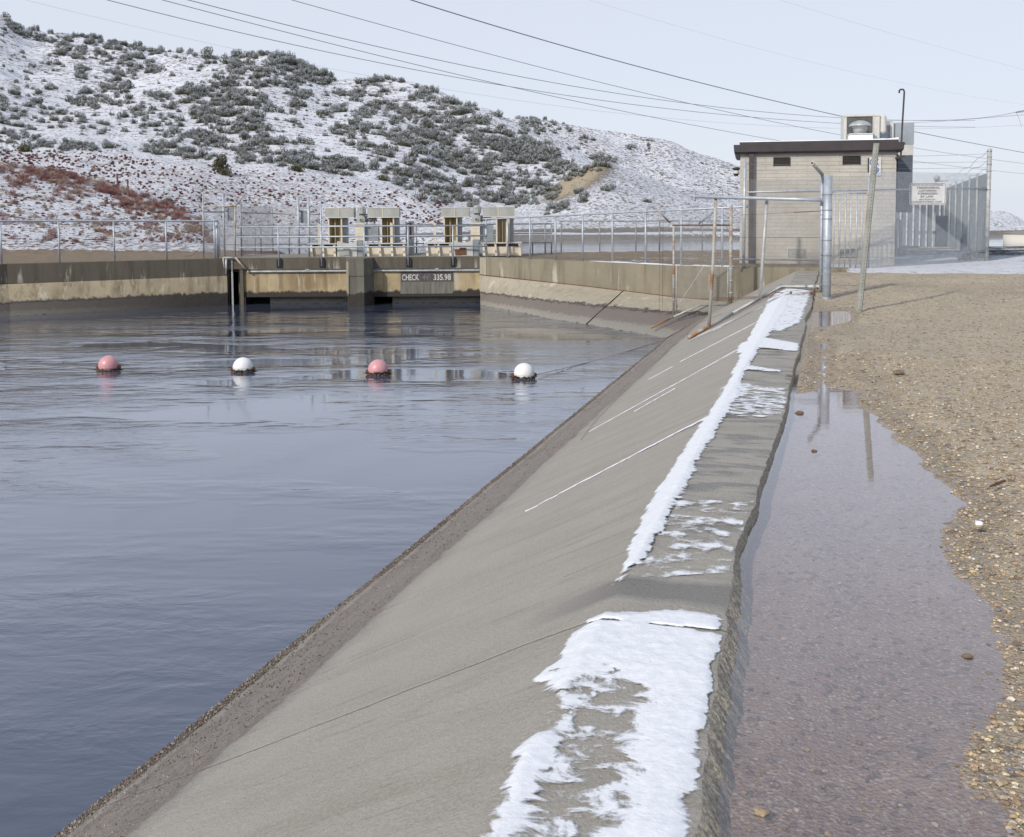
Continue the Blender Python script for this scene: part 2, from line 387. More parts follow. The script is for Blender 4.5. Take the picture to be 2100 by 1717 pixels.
M['deck'] = simple("deck_concrete", (0.30, 0.28, 0.235), (0.23, 0.215, 0.18), 2, 0.85, 0, .3, 30, world=True)

def block_mat():
    g = G("painted_block_wall"); p = g.n("NewGeometry").outputs["Position"]
    x, y, z = g.sep(p)
    q = g.n("CombineXYZ", {0: g.math('ADD', x, g.math('MULTIPLY', y, 1.0)), 1: z, 2: 0.0}).outputs[0]
    br = g.n("TexBrick", {"Vector": q, "Scale": 1.0, "Mortar Size": 0.006, "Mortar Smooth": 0.4, "Brick Width": 0.40, "Row Height": 0.10, "Color1": (0.53, 0.508, 0.465, 1), "Color2": (0.495, 0.472, 0.43, 1), "Mortar": (0.40, 0.38, 0.345, 1)})
    col = g.mix(g.mapr(g.noise(p, 1.3, 5, 0.6), 0.4, 0.7, 0, .5), br.outputs[0], (0.33, 0.30, 0.25))
    col = g.mix(g.mapr(g.math('ADD', z, g.math('MULTIPLY', g.noise(p, 3), 0.3)), 0.45, 0.12, 0, .5), col, (0.26, 0.22, 0.17))
    h = g.math('ADD', g.math('MULTIPLY', br.outputs["Fac"], -1.0), g.math('MULTIPLY', g.noise(p, 14, 6, 0.7), 0.9))
    return g.done(col, 0.85, 0, g.bump(h, 0.6, 0.012))
M['block'] = block_mat()

def terrain_mat():
    g = G("snowy_ground"); P0 = g.n("NewGeometry").outputs["Position"]
    col = g.n("Attribute", attribute_name="Col").outputs["Color"]
    sn = g.n("Attribute", attribute_name="snow").outputs["Fac"]
    yy = g.sep(P0)[1]
    far = g.mapr(yy, 45, 200)
    nearn = g.noise(P0, 4.2, 7, 0.74); farn = g.noise(P0, 0.75, 8, 0.8)
    n = g.math('ADD', g.math('MULTIPLY', nearn, g.math('SUBTRACT', 1.0, far)), g.math('MULTIPLY', farn, far))
    n2 = g.noise(P0, 0.06, 4, 0.6)
    n = g.math('ADD', n, g.math('MULTIPLY', g.math('SUBTRACT', n2, 0.5), -0.12))
    # snow lies where speckle noise stays under a threshold set by the coverage
    thr = g.mapr(sn, 0.0, 1.0, 0.22, 0.78)
    k = g.mapr(g.math('SUBTRACT', thr, n), -0.02, 0.035)
    c2 = g.mix(g.mapr(g.noise(P0, 5.0, 4, 0.7), 0.35, 0.65), col, g.mix(0.35, col, (0.10, 0.08, 0.065)))
    snow = g.mix(g.mapr(g.noise(P0, 0.4, 3), 0.3, 0.7), (0.80, 0.82, 0.87), (0.72, 0.745, 0.81))
    c = g.mix(k, c2, snow)
    return g.done(c, 0.85, 0, g.bump(g.math('SUBTRACT', g.noise(P0, 1.8, 7, 0.7), g.math('MULTIPLY', k, 0.15)), 0.9, 0.35), spec=0.2)
M['terrain'] = terrain_mat()

def gravel_mat():
    g = G("wet_gravel"); P0 = g.n("NewGeometry").outputs["Position"]
    wetv = g.n("Attribute", attribute_name="snow").outputs["Fac"]     # 1 = under or beside the puddle
    vo = g.n("TexVoronoi", {"Vector": P0, "Scale": 70.0}); vo2 = g.n("TexVoronoi", {"Vector": P0, "Scale": 26.0})
    dry = g.ramp(g.sep(vo.outputs["Color"])[0], [(0.0, (0.20, 0.155, 0.10)), (0.35, (0.33, 0.265, 0.175)), (0.7, (0.45, 0.37, 0.255)), (1.0, (0.58, 0.52, 0.42))])
    big = g.noise(P0, 0.55, 7, 0.68)
    dirt = g.mix(g.mapr(big, 0.38, 0.60), (0.54, 0.465, 0.345), (0.38, 0.335, 0.265))
    c = g.mix(g.mapr(g.noise(P0, 4, 5, .6), 0.35, 0.6, .3, .85), dirt, dry)
    c = g.mix(g.mapr(g.sep(vo2.outputs["Color"])[1], 0.9, 0.95, 0, .7), c, (0.13, 0.085, 0.055))
    # wet mud below the puddle, with pale pebbles in it
    mud = g.mix(g.mapr(g.noise(P0, 3, 5, .6), 0.35, 0.65), (0.32, 0.235, 0.195), (0.39, 0.30, 0.25))
    mp = g.mapr(g.sep(g.n("TexVoronoi", {"Vector": P0, "Scale": 75.0}).outputs["Color"])[2], 0.80, 0.86, 0, .7)
    mud = g.mix(mp, mud, (0.50, 0.45, 0.40))
    mud = g.mix(g.mapr(g.sep(g.n('TexVoronoi', {'Vector': P0, 'Scale': 38.0}).outputs['Color'])[0], 0.90, 0.93, 0, .6), mud, (0.13, 0.11, 0.105))
    c = g.mix(g.mapr(wetv, 0.0, 0.5, 0, .8), c, g.mix(0.42, c, (0.10, 0.075, 0.055)))
    c = g.mix(g.mapr(wetv, 0.5, 1.0), c, mud)
    # thin remains of snow, kept to small patches
    sp = g.mapr(g.noise(g.n("Mapping", {"Vector": P0, "Scale": (0.5, 2.2, 1)}).outputs[0], 1.2, 5, 0.6), 0.735, 0.75)
    c = g.mix(g.math('MULTIPLY', sp, g.mapr(g.sep(P0)[1], 9, 13)), c, (0.78, 0.80, 0.85))
    hb = g.math('ADD', g.math('MULTIPLY', vo.outputs["Distance"], -0.7), g.math('MULTIPLY', g.noise(P0, 90, 3, 0.7), 0.5))
    return g.done(c, g.mapr(wetv, 0, 1, 0.8, 0.5), 0, g.bump(hb, 0.8, 0.012))
M['gravel'] = gravel_mat()
def pebble_mat():
    g = G("pebbles"); P0 = g.n("NewGeometry").outputs["Position"]
    c = g.n("Attribute", attribute_name="Col").outputs["Color"]
    return g.done(g.mix(g.mapr(g.noise(P0, 120, 3), .3, .7, 0, .35), c, (0.12, 0.09, 0.06)), 0.75, 0, g.bump(g.noise(P0, 160, 2), .3, .003))
M['pebble'] = pebble_mat()

def sheet_snow_mat():
    g = G("thin_melting_snow"); P0 = g.n("NewGeometry").outputs["Position"]
    v = g.n("Mapping", {"Vector": P0, "Rotation": (0, 0, AX)}).outputs[0]
    cov = g.n("Attribute", attribute_name="snow").outputs["Fac"]
    blob = g.sep(g.n("Attribute", attribute_name="Col").outputs["Color"])[0]
    st = g.noise(g.n("Mapping", {"Vector": v, "Scale": (8.5, 13.0, 1)}).outputs[0], 1.0, 6, 0.62, 0.5)
    bl = g.noise(g.n("Mapping", {"Vector": v, "Scale": (6.5, 7.5, 1), "Location": (3, 9, 0)}).outputs[0], 1.0, 5, 0.58)
    n = g.mix(blob, st, bl)
    fine = g.noise(P0, 90, 4, 0.7)
    q = g.math('ADD', cov, g.math('ADD', g.math('MULTIPLY', g.math('SUBTRACT', n, 0.5), 2.7), g.math('MULTIPLY', g.math('SUBTRACT', fine, 0.5), 0.25)))
    a = g.n("MapRange", {0: q, 1: -0.08, 2: 0.34}, interpolation_type='SMOOTHSTEP').outputs[0]
    n2 = g.noise(P0, 35, 5, 0.6)
    m = g.done(g.mix(g.mapr(n2, .35, .7), (0.80, 0.82, 0.86), (0.71, 0.735, 0.78)), 0.6, 0, g.bump(g.math('ADD', g.math('MULTIPLY', g.math('MINIMUM', q, 1.6), .35), g.math('MULTIPLY', g.noise(P0, 22, 3, .5), .6)), 0.6, 0.012))
    g.set(g.b.inputs["Alpha"], a)
    return m
M['sheet_snow'] = sheet_snow_mat()
M['kerbside'] = simple("broken_aggregate_concrete", (0.50, 0.45, 0.36), (0.22, 0.195, 0.155), 60, .9, 0, .9, 90, world=True, lo=.38, hi=.62)
def snow_mat():
    g = G("melting_snow"); P0 = g.n("NewGeometry").outputs["Position"]
    n = g.noise(P0, 35, 5, 0.6)
    m = g.done(g.mix(g.mapr(n, .35, .7), (0.76, 0.79, 0.84), (0.66, 0.69, 0.75)), 0.55, 0, g.bump(n, 0.5, 0.008))
    return m
M['snow'] = snow_mat()

def water_mat(name, c1, c2, bump, scale, band=True):
    g = G(name); P0 = g.n("NewGeometry").outputs["Position"]
    v = g.n("Mapping", {"Vector": P0, "Rotation": (0, 0, 0.16), "Scale": (0.75, 1.5, 1)}).outputs[0]
    h = g.math('ADD', g.noise(v, scale, 5, 0.55, 0.6), g.math('MULTIPLY', g.noise(v, scale * 4.2, 4, 0.55, 0.4), 0.28))
    h = g.math('ADD', h, g.math('MULTIPLY', g.noise(g.n("Mapping", {"Vector": P0, "Scale": (0.6, 1.0, 1)}).outputs[0], scale * 13, 3, 0.5), 0.05))
    ru = g.noise(g.n("Mapping", {"Vector": P0, "Scale": (0.25, 0.7, 1)}).outputs[0], 0.7, 4, 0.6)
    amp = g.mapr(ru, 0.44, 0.66, 0.10, 1.5)
    if band: amp = g.math('MULTIPLY', amp, g.mapr(g.sep(P0)[1], 8, 22, 0.28, 0.85))
    nr = g.bump(g.math('MULTIPLY', h, amp), 1.0, bump)
    c = g.mix(g.mapr(ru, .3, .7), c1, c2)
    if not band:
        m = g.done(c, 0.06, 0, nr); g.b.inputs["IOR"].default_value = 1.5
        return m
    inc = g.n("NewGeometry").outputs["Incoming"]
    dt = g.n("VectorMath", {0: inc, 1: nr}, operation='DOT_PRODUCT').outputs["Value"]
    fr = g.math('ADD', 0.03, g.math('MULTIPLY', 0.97, g.math('POWER', g.math('SUBTRACT', 1.0, g.math('ABSOLUTE', dt), clamp=True), 3.15)))
    gl = g.n("BsdfGlossy", {"Color": (0.97, 0.98, 1.0), "Roughness": 0.05, "Normal": nr}); df = g.n("BsdfDiffuse", {"Color": c})
    ms = g.n("MixShader", {0: fr, 1: df.outputs[0], 2: gl.outputs[0]})
    g.t.links.new(ms.outputs[0], g.out.inputs[0]); g.t.nodes.remove(g.b)
    return g.m
M['water'] = water_mat("canal_water", (0.068, 0.084, 0.128), (0.056, 0.071, 0.112), 0.040, 1.6)
M['pool'] = water_mat("upstream_water", (0.34, 0.375, 0.44), (0.30, 0.33, 0.39), 0.005, 1.0, False)
def puddle_mat():
    g = G("puddle_water"); P0 = g.n("NewGeometry").outputs["Position"]
    nr = g.bump(g.noise(g.n("Mapping", {"Vector": P0, "Scale": (0.5, 1.6, 1)}).outputs[0], 9, 4, 0.5), 0.16, 0.0022)
    inc = g.n("NewGeometry").outputs["Incoming"]
    dt = g.n("VectorMath", {0: inc, 1: nr}, operation='DOT_PRODUCT').outputs["Value"]
    fr = g.math('ADD', 0.03, g.math('MULTIPLY', 0.97, g.math('POWER', g.math('SUBTRACT', 1.0, g.math('ABSOLUTE', dt), clamp=True), 3.7)))
    gl = g.n("BsdfGlossy", {"Color": (0.95, 0.96, 1.0), "Roughness": 0.035, "Normal": nr})
    tr = g.n("BsdfTransparent", {"Color": (0.86, 0.84, 0.83)})
    ms = g.n("MixShader", {0: g.mapr(fr, 0.0, 1.0, 0.05, 1.0), 1: tr.outputs[0], 2: gl.outputs[0]})
    g.t.links.new(ms.outputs[0], g.out.inputs[0]); g.t.nodes.remove(g.b)
    return g.m
M['puddle'] = puddle_mat()

def leaf_mat(name, c1, c2, frost, fr=0.5):
    g = G(name); c = g.n("Attribute", attribute_name="Col").outputs["Color"]
    oi = g.n("ObjectInfo").outputs["Random"]
    P0 = g.n("NewGeometry").outputs["Position"]
    b = g.mix(g.sep(c)[0], c1, c2)
    b = g.mix(g.mapr(oi, 0, 1, 0, .5), b, tuple(x * 1.5 for x in c1))
    b = g.mix(g.math('MULTIPLY', g.sep(c)[1], g.mapr(oi, 0, 1, fr * .6, fr * 1.3)), b, frost)
    g.done(b, 0.8, 0, spec=0.15)
    return g.m
M['juniper'] = leaf_mat("frosted_evergreen_leaves", (0.062, 0.066, 0.042), (0.125, 0.122, 0.088), (0.55, 0.59, 0.65), .62)
M['green'] = leaf_mat("green_scrub_leaves", (0.065, 0.065, 0.028), (0.12, 0.105, 0.055), (0.5, 0.52, 0.55), .25)
M['redbush'] = leaf_mat("red_scrub_twigs", (0.155, 0.052, 0.040), (0.25, 0.115, 0.085), (0.55, 0.52, 0.52), .34)
M['drybush'] = leaf_mat("dry_tan_twigs", (0.20, 0.15, 0.095), (0.32, 0.25, 0.17), (0.55, 0.53, 0.5), .4)
M['bark'] = simple("bark", (0.09, 0.07, 0.055), (0.05, 0.04, 0.03), 9, .9, 0, .5)
# ================================================================ STRUCTURE
rng = np.random.default_rng(7); random.seed(7)
def grid_faces(nr, nc):
    i = np.arange(nr - 1)[:, None] * nc + np.arange(nc - 1)[None, :]
    i = i.ravel(); return np.stack([i, i + 1, i + nc + 1, i + nc], 1)

# ---- canal lining: strip on top, 2:1 slope into the water, rough outer edge
ss = np.concatenate([np.arange(-4, 2, 0.25), np.arange(2, 9, 0.035), np.arange(9, 25.9, 0.09)])
def edge_t(s):                                       # outer edge of the strip, worn and partly under gravel
    return TK + 0.05 * fbm(s * 0.45, s * 0 + 3, 3, 5) + 0.012 * fbm(s * 9, s * 0, 3, 9) + 0.035 * np.exp(-((s - 2.6) / 1.2) ** 2) - 0.045 * np.exp(-((s - 5.0) / .6) ** 2)
prof = [(-9.0, None), (-6, None), (-4.2, None), (-3.2, None), (-2.6, None), (-2.0, None), (-1.5, None), (-1.1, None), (TB - .05, None), (TB + .0, None), (TB + .06, None), (-.7, None), (-.55, None)]
V = []
for s in ss:
    te = float(edge_t(np.array(s)))
    wig = .006 * float(fbm(np.array(s * 16.), np.array(1.), 2, 15))
    for t, _ in prof:
        z = lin_z(t)
        if abs(t - TB) < .055: z = min(z, -0.004) if t <= TB else 0.0
        z += -0.003 + 0.003 * math.sin(s * 2.1)
        V.append(W(s, t, z))
    V.append(W(s, te - .02, 0.0)); V.append(W(s, te + wig * .5, -0.003))
nc = len(prof) + 2
lining = mesh_obj("canal_bank", V, grid_faces(len(ss), nc), M['lining'], smooth=True)
lining['kind'] = 'structure'
s3 = np.concatenate([np.arange(-3, 2, .2), np.arange(2, 6, .012), np.arange(6, 25.9, .04)]); K = np.array([0, .06, .2, .4, .6, .8, 1.0, 1.3])
S3, K3 = np.meshgrid(s3, K, indexing='ij')
kw3 = .035 + .075 * sstep(5.4, 4.2, S3)
T3 = edge_t(S3) + .003 * fbm(S3 * 16., S3 * 0 + 1., 2, 15) + kw3 * (K3 * .75 + .25 * K3 ** 2) + .011 * fbm(S3 * 30, K3 * 2.5, 4, 16, .7) * sstep(0, .25, K3) * (kw3 / .11)
Z3 = -.002 - .12 * K3 ** 1.15 + .010 * fbm(S3 * 22, K3 * 3.5, 4, 17, .7) * sstep(0, .2, K3)
kf = mesh_obj("kerb_face", np.stack([S3 * CS + T3 * CC, S3 * CC - T3 * CS, Z3], -1).reshape(-1, 3), grid_faces(*S3.shape), M['kerbside'], lining)

# ---- canal water
water = mesh_obj("water", [(-60, -14, WATER), (9, -14, WATER), (9, 30.5, WATER), (-60, 30.5, WATER)], [(0, 1, 2, 3)], M['water'])
water['kind'] = 'structure'
under = mesh_obj("water_under_the_gates", [(-8.6, 30.5, WATER), (-.8, 30.5, WATER), (-.8, 33.2, WATER), (-8.6, 33.2, WATER)], [(0, 1, 2, 3)], M['water'])
tag(under, "canal water in the shadow under the gates", None, None, "structure")

# ---- wall lines
YC = 30.3
def X_at(px, Y=YC): return ray(px, 500)[0] * Y
WR = [(X_at(984), 30.3), (1.98, 27.8), (4.1, 25.7), (5.40, 25.0), (8.05, 24.45)]
WLft = [(X_at(464), 30.3), (-13.9, 28.15), (-18.5, 24.5), (-24, 10), (-30, -14)]
ZT = 0.07
# right wing: vertical wall then warped slope
zb = [-0.45, -0.60, -0.72, -0.78]
def offs(poly, d):                                    # shift a wall line away from the water (left of travel = back)
    out = []
    for i, p in enumerate(poly):
        a = poly[max(0, i - 1)]; b = poly[min(len(poly) - 1, i + 1)]
        dx, dy = b[0] - a[0], b[1] - a[1]; L = math.hypot(dx, dy)
        out.append((p[0] - dy / L * d, p[1] + dx / L * d))
    return out
mb = MB()
back = offs(WR, 0.3)
for i in range(4):
    a, b, c, d = WR[i], WR[i + 1], back[i + 1], back[i]
    mb.prism([a, b, c, d], -1.9, ZT)
rw = mb.build("canal_wing_wall", M['wall_upper_pale'])
tag(rw, "streaked tan concrete wing wall right of the gates, railing along its top", "retaining wall")
wl_pts = [(WR[0][0] + .02, 30.0), (1.05, 26.25), (2.75, 23.55), (3.35, 22.35)]
mid_ = [((WR[0][0] + .5), 29.85), None]
A = []; B = []
nsub = 24
for i in range(3):
    for k in range(nsub):
        f = k / nsub
        a = Vector((*WR[i], zb[i])).lerp(Vector((*WR[i + 1], zb[i + 1])), f)
        b = Vector((*wl_pts[i], WATER)).lerp(Vector((*wl_pts[i + 1], WATER)), f)
        A.append(a); B.append(b)
A.append(Vector((*WR[3], zb[3]))); B.append(Vector((*wl_pts[3], WATER)))
V = []
for a, b in zip(A, B):
    for q in (-0.0, 0.33, 0.66, 1.0, 1.8, 3.0):
        p = a.lerp(b, q) if q <= 1 else a + (b - a) * q
        V.append(p + Vector((0, 0, 0.012 * math.sin(q * 9 + a.x * 3)) if 0 < q else Vector((0, 0, 0))))
ws = mesh_obj("wing_slope", V, grid_faces(len(A), 6), M['wing'], rw)
# joint line across the slope
mb = MB()
jA = P(1288, 597, 26.6); 
a = Vector((*WR[1], zb[1])).lerp(Vector((*WR[2], zb[2])), 0.45); b = Vector((*wl_pts[1], WATER)).lerp(Vector((*wl_pts[2], WATER)), 0.45)
mb.tube([a + Vector((0, 0, .006)), a.lerp(b, .5) + Vector((0, 0, .012)), b + Vector((0, 0, .01))], 0.013, 4)
mb.build("expansion_joint", M['black'], rw)
mb = MB(); mb.tube([Vector((*p, z)) + Vector((-.012, -.012, 0)) for p, z in zip(WR, zb)], .014, 5); mb.build("ledge_line", M['rust'], rw)
mb = MB(); n = 70; V = []
for i in range(n + 1):
    f = i / n; k = 1 + (f * 2.0); j = min(int(k), 2); q = k - j
    a = Vector((*WR[j], ZT)).lerp(Vector((*WR[j + 1], ZT)), q); d = Vector((*back[j], ZT)).lerp(Vector((*back[j + 1], ZT)), q)
    w0 = .30 + .3 * float(fbm(np.array(f * 9), np.array(0.), 3, 91)); w0 = min(.8, max(.05, w0))
    h = max(.002, .03 * float(sstep(-.35, .3, fbm(np.array(f * 14), np.array(3.), 3, 92))))
    V += [a.lerp(d, w0) + Vector((0, 0, .001)), a.lerp(d, min(1, w0 + .2)) + Vector((0, 0, h)), d + Vector((0, 0, h * .6))]
mb.add(V, [(3 * i + c, 3 * i + 3 + c, 3 * i + 4 + c, 3 * i + 1 + c) for i in range(n) for c in (0, 1)]); mb.build("snow_strip", M['snow'], rw, True)
# left wall
mb = MB()
bl = offs(WLft[::-1], 0.3)[::-1]
for i in range(4):
    mb.prism([WLft[i], WLft[i + 1], bl[i + 1], bl[i]], -.47, ZT)
lw = mb.build("canal_side_wall", M['wall_upper'])
tag(lw, "long dark concrete wall along the far left bank, railing on top", "retaining wall")
V = []; zl = [-.43, -.47, -.47, -.47, -.47]; tl = [0.05, 0.50, 1.0, 1.6, 1.6]
cand = []
for i in range(4):
    for k in range(12):
        f = k / 12
        p = Vector((*WLft[i], zl[i])).lerp(Vector((*WLft[i + 1], zl[i + 1])), f); tt = tl[i] * (1 - f) + tl[i + 1] * f
        cand.append((p, tt))
cand.append((Vector((*WLft[4], zl[4])), tl[4]))
for i, (p, tt) in enumerate(cand):
    a = cand[max(0, i - 1)][0]; b = cand[min(len(cand) - 1, i + 1)][0]
    d = (b - a).normalized(); n = Vector((-d.y, d.x, 0))
    if n.dot(Vector((0, 0, 0)) - Vector((p.x + 6, p.y - 30, 0))) < 0 and False: n = -n
    n = n if n.y < 0 or n.x > 0 else -n
    for q in (0.012, 0.3, .6, 1.0, 2.0):
        V.append(Vector((p.x, p.y, p.z - .002)) + n * (tt * q + .012) + Vector((0, 0, -0.87 * q)))
mesh_obj("lower_slope", V, grid_faces(len(cand), 5), M['wall_lower'], lw)

# ---- check structure
XL, XR = X_at(497), X_at(984)
chk = thing("check_structure", "low concrete check dam with two gate bays across the canal", "dam", (XL, YC, 0))
MB().box((X_at(463), YC, -0.25), (XR + .02, YC + .35, ZT)).build("fascia_beam", M['wall_upper'], chk)
MB().box((X_at(463), YC + .352, -0.25), (XR - .01, 33.1, ZT - .003)).build("deck", M['deck'], chk)
mb = MB(); mb.box((XL, YC + .10, -1.09), (X_at(712), YC + .30, -.252)); mb.build("gate_panel", M['panel'], chk)
mb = MB(); mb.box((X_at(764), YC + .10, -1.10), (XR, YC + .30, -.252)); mb.build("gate_panel", M['panel'], chk)
for a, b in ((505, 711), (763, 983)):
    mb = MB()
    for z, r in ((-.262, .026), (-.325, .03)):
        mb.tube([(X_at(a), YC + .05, z), (X_at(b), YC + .05, z)], r, 8)
    mb.box((X_at(a + (b - a) * .58), YC + .01, -.30), (X_at(a + (b - a) * .58) + .12, YC + .09, -.235))
    mb.build("conduit", M['galv_pale'], chk)
# pier with chamfered nose
def pier(z0, z1, o=0.0):
    return [(X_at(711) - o, YC + .3), (X_at(711) - o, YC - .0 - o), (X_at(719), YC - .55 - o), (X_at(751), YC - .55 - o), (X_at(764) + o, YC - o), (X_at(764) + o, YC + .3)], z0, z1
p_, z0, z1 = pier(-2, -.43); MB().prism(p_, z0, z1).build("pier", M['pier'], chk)
p_, z0, z1 = pier(-.43, ZT + .004, .02); MB().prism(p_, z0, z1).build("pier_cap", M['pier'], chk)
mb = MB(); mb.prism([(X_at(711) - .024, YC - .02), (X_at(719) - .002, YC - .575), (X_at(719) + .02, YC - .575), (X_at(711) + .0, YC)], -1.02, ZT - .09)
mb.build("sunlit_chamfer", M['litpier'], chk)  # paler concrete paints the sunlight on the left chamfer
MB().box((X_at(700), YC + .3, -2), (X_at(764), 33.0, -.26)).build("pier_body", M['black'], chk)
# walls and back of the bays, near-black to stand for the shade inside
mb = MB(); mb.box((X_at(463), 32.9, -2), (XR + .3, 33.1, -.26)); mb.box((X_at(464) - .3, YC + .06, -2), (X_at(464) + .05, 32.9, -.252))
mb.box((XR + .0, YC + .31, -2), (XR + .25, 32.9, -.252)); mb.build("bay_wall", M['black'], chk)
MB().box((X_at(483), YC + .25, -2), (XL - .003, YC + .9, -.252)).build("slot_wall", M['pier'], chk)
MB().box((X_at(490), YC + .02, -2), (XL - .001, YC + .12, -.253)).build("gate_guide", M['wall_upper'], chk)
# radial gate skins below the panels, kept short to shape the lit strip
for a, b in ((545, 711), (800, 983)):
    MB().box((X_at(a), YC + .40, -1.9), (X_at(b), YC + .5, -.4)).build("gate_skin", M['wing'], chk)
# pale stripe of the right wing wall: stain tone, with sunlight painted in
MB().prism([(XR - .008, YC + .1), (XR - .006, YC - .012), (XR + .19, YC - .185), (XR + .23, YC - .13)], -1.0, ZT - .02).build("pale_lit_stripe", M['litpier'], rw)
# painted name board
zt, zb1, zb2 = P(870, 556, YC).z, P(870, 578, YC).z, P(870, 603, YC).z
M['board'] = simple("dark_board_paint", (0.060, 0.052, 0.060), (0.10, 0.09, 0.085), 6, .7, 0, .1, 20, (1, 1, .3))
M['faded'] = simple("faded_grey_paint", (0.20, 0.20, 0.165), (0.11, 0.11, 0.10), 4, .8, 0, .1, 20, (3, 3, .3))
M['letter'] = simple("chipped_white_lettering", (0.62, 0.60, 0.55), (0.25, 0.23, 0.21), 26, .7, 0, 0, lo=.5, hi=.62)
M['letterfaded'] = simple("faded_lettering", (0.20, 0.18, 0.18), (0.11, 0.10, 0.10), 26, .7, 0, 0, lo=.45, hi=.6)
x0, x1 = X_at(820), X_at(928)
bd = thing("name_board", "dark painted board reading CHECK 49 on the right gate panel", "sign", (x0, YC, zb1))
MB().box((x0, YC + .086, zb1), (x1, YC + .098, zt)).build("board", M['board'], bd)
MB().box((x0 - .01, YC + .091, zb2), (x1 - .01, YC + .099, zb1 - .002)).build("faded_paint", M['faded'], bd)
def letters(body, xa, xb, za, zb_, y, mat, parent, name="lettering"):
    V, Fs = text_mesh(body, zb_ - za, xb - xa)
    return mesh_obj(name, [(xa + v[0], y, za + v[1]) for v in V], Fs, mat, parent)
zl0, zl1 = P(870, 575.5, YC).z, P(870, 563, YC).z
letters("CHECK", X_at(823), X_at(858), zl0, zl1, YC + .083, M['letter'], bd)
letters("49'", X_at(864), X_at(881), zl0, zl1, YC + .083, M['letterfaded'], bd)
letters("335.98", X_at(888), X_at(923.5), zl0, zl1, YC + .083, M['letter'], bd)

# ---- upstream pool outline (canal bends off to the right behind the structure)
POOL = [(-8.0, 33.0), (-.9, 33.0), (1.6, 34.4), (6, 35.2), (14, 36.5), (40, 41), (40, 58), (16, 52.6), (0, 50.6), (-9.5, 49.5)]

# ---- terrain: hills, benches and flats behind the canal
def pl(pts):
    xs = np.array([p[0] for p in pts], float); ys = np.array([p[1] for p in pts], float)
    return lambda u: np.interp(u, xs, ys)
yF = pl([(-700, 230), (-200, 300), (0, 338), (60, 345), (150, 360), (200, 372), (260, 392), (330, 415), (380, 435), (430, 462), (500, 483), (2800, 470)])
yE = pl([(-700, 288), (0, 303), (140, 306), (300, 322), (430, 335), (560, 345), (640, 355), (720, 366), (800, 380), (870, 400), (930, 420), (1000, 428), (1060, 425), (1100, 405), (1140, 385), (1180, 355), (1235, 322), (1260, 330), (1300, 347), (1380, 380), (1450, 396), (1520, 405), (1700, 430), (1850, 466), (2040, 472), (2800, 474)])
yA = pl([(-700, -100), (0, 14), (60, 42), (120, 57), (230, 78), (330, 98), (400, 105), (480, 116), (560, 107), (600, 117), (640, 135), (700, 165), (790, 172), (870, 185), (940, 213), (1000, 232), (1060, 262), (1150, 305), (1200, 340), (1260, 370), (1320, 395), (1450, 410), (1700, 425), (1900, 460), (2040, 470), (2800, 472)])
yC = pl([(-700, 180), (700, 215), (900, 235), (1000, 236), (1060, 235), (1120, 242), (1200, 255), (1300, 276), (1380, 292), (1440, 320), (1480, 333), (1520, 345), (1600, 370), (1750, 410), (1900, 428), (2000, 427), (2035, 429), (2065, 435), (2100, 453), (2160, 466), (2800, 470)])
def slope(u, y):                       # vertical slope of the sight line through (u, y)
    yc = (CY0 - y) / F - ROLL * (u - CX0) / F * -1.0
    yc = (CY0 - y) / F + ROLL * (u - CX0) / F
    sp, cp = math.sin(PITCH), math.cos(PITCH)
    return (yc * cp - sp) / (cp + yc * sp)
def zr(u, y, Y): return EYE + slope(u, y) * Y
ROWY = np.array([20, 34, 46, 55, 66, 88, 96, 170, 260, 300, 430, 560, 950, 2500], float)
def rows(u):
    flat = 0.0 + 0 * u
    right = sstep(1800, 2000, u)
    z38 = flat + 0.03
    z46 = flat * 0 + np.interp(u, [-700, 0, 380, 460, 2800], [5.5, 2.3, 0.8, 0.03, 0.03]) - right * .2
    zF = np.maximum(zr(u, yF(u), 55), 0.05 - right * .8)
    zEb = np.interp(u, [-700, 0, 400, 520, 900, 1050, 1235, 1500, 1900, 2800], [8, 3.2, 2.2, 1.2, .8, .6, 2.4, .7, -.6, -.6])
    zE = zr(u, yE(u), 88)
    zE2 = zE - 0.3 - 1.2 * np.exp(-((u - 1220) / 130.) ** 2)
    zA = zr(u, yA(u), 260)
    zM = zE * .55 + zA * .45 - 2.0 * np.exp(-((u - 1235) / 120.) ** 2)
    z300 = zA - 6
    zC = zr(u, yC(u), 430)
    return np.stack([flat, z38, z46, zF, zEb, zE, zE2, zM, zA, z300, zC, zC - 25, zC * 0 - 60, zC * 0 - 150], -1)
UK = np.arange(-700, 2801, 10.0); RT = rows(UK)
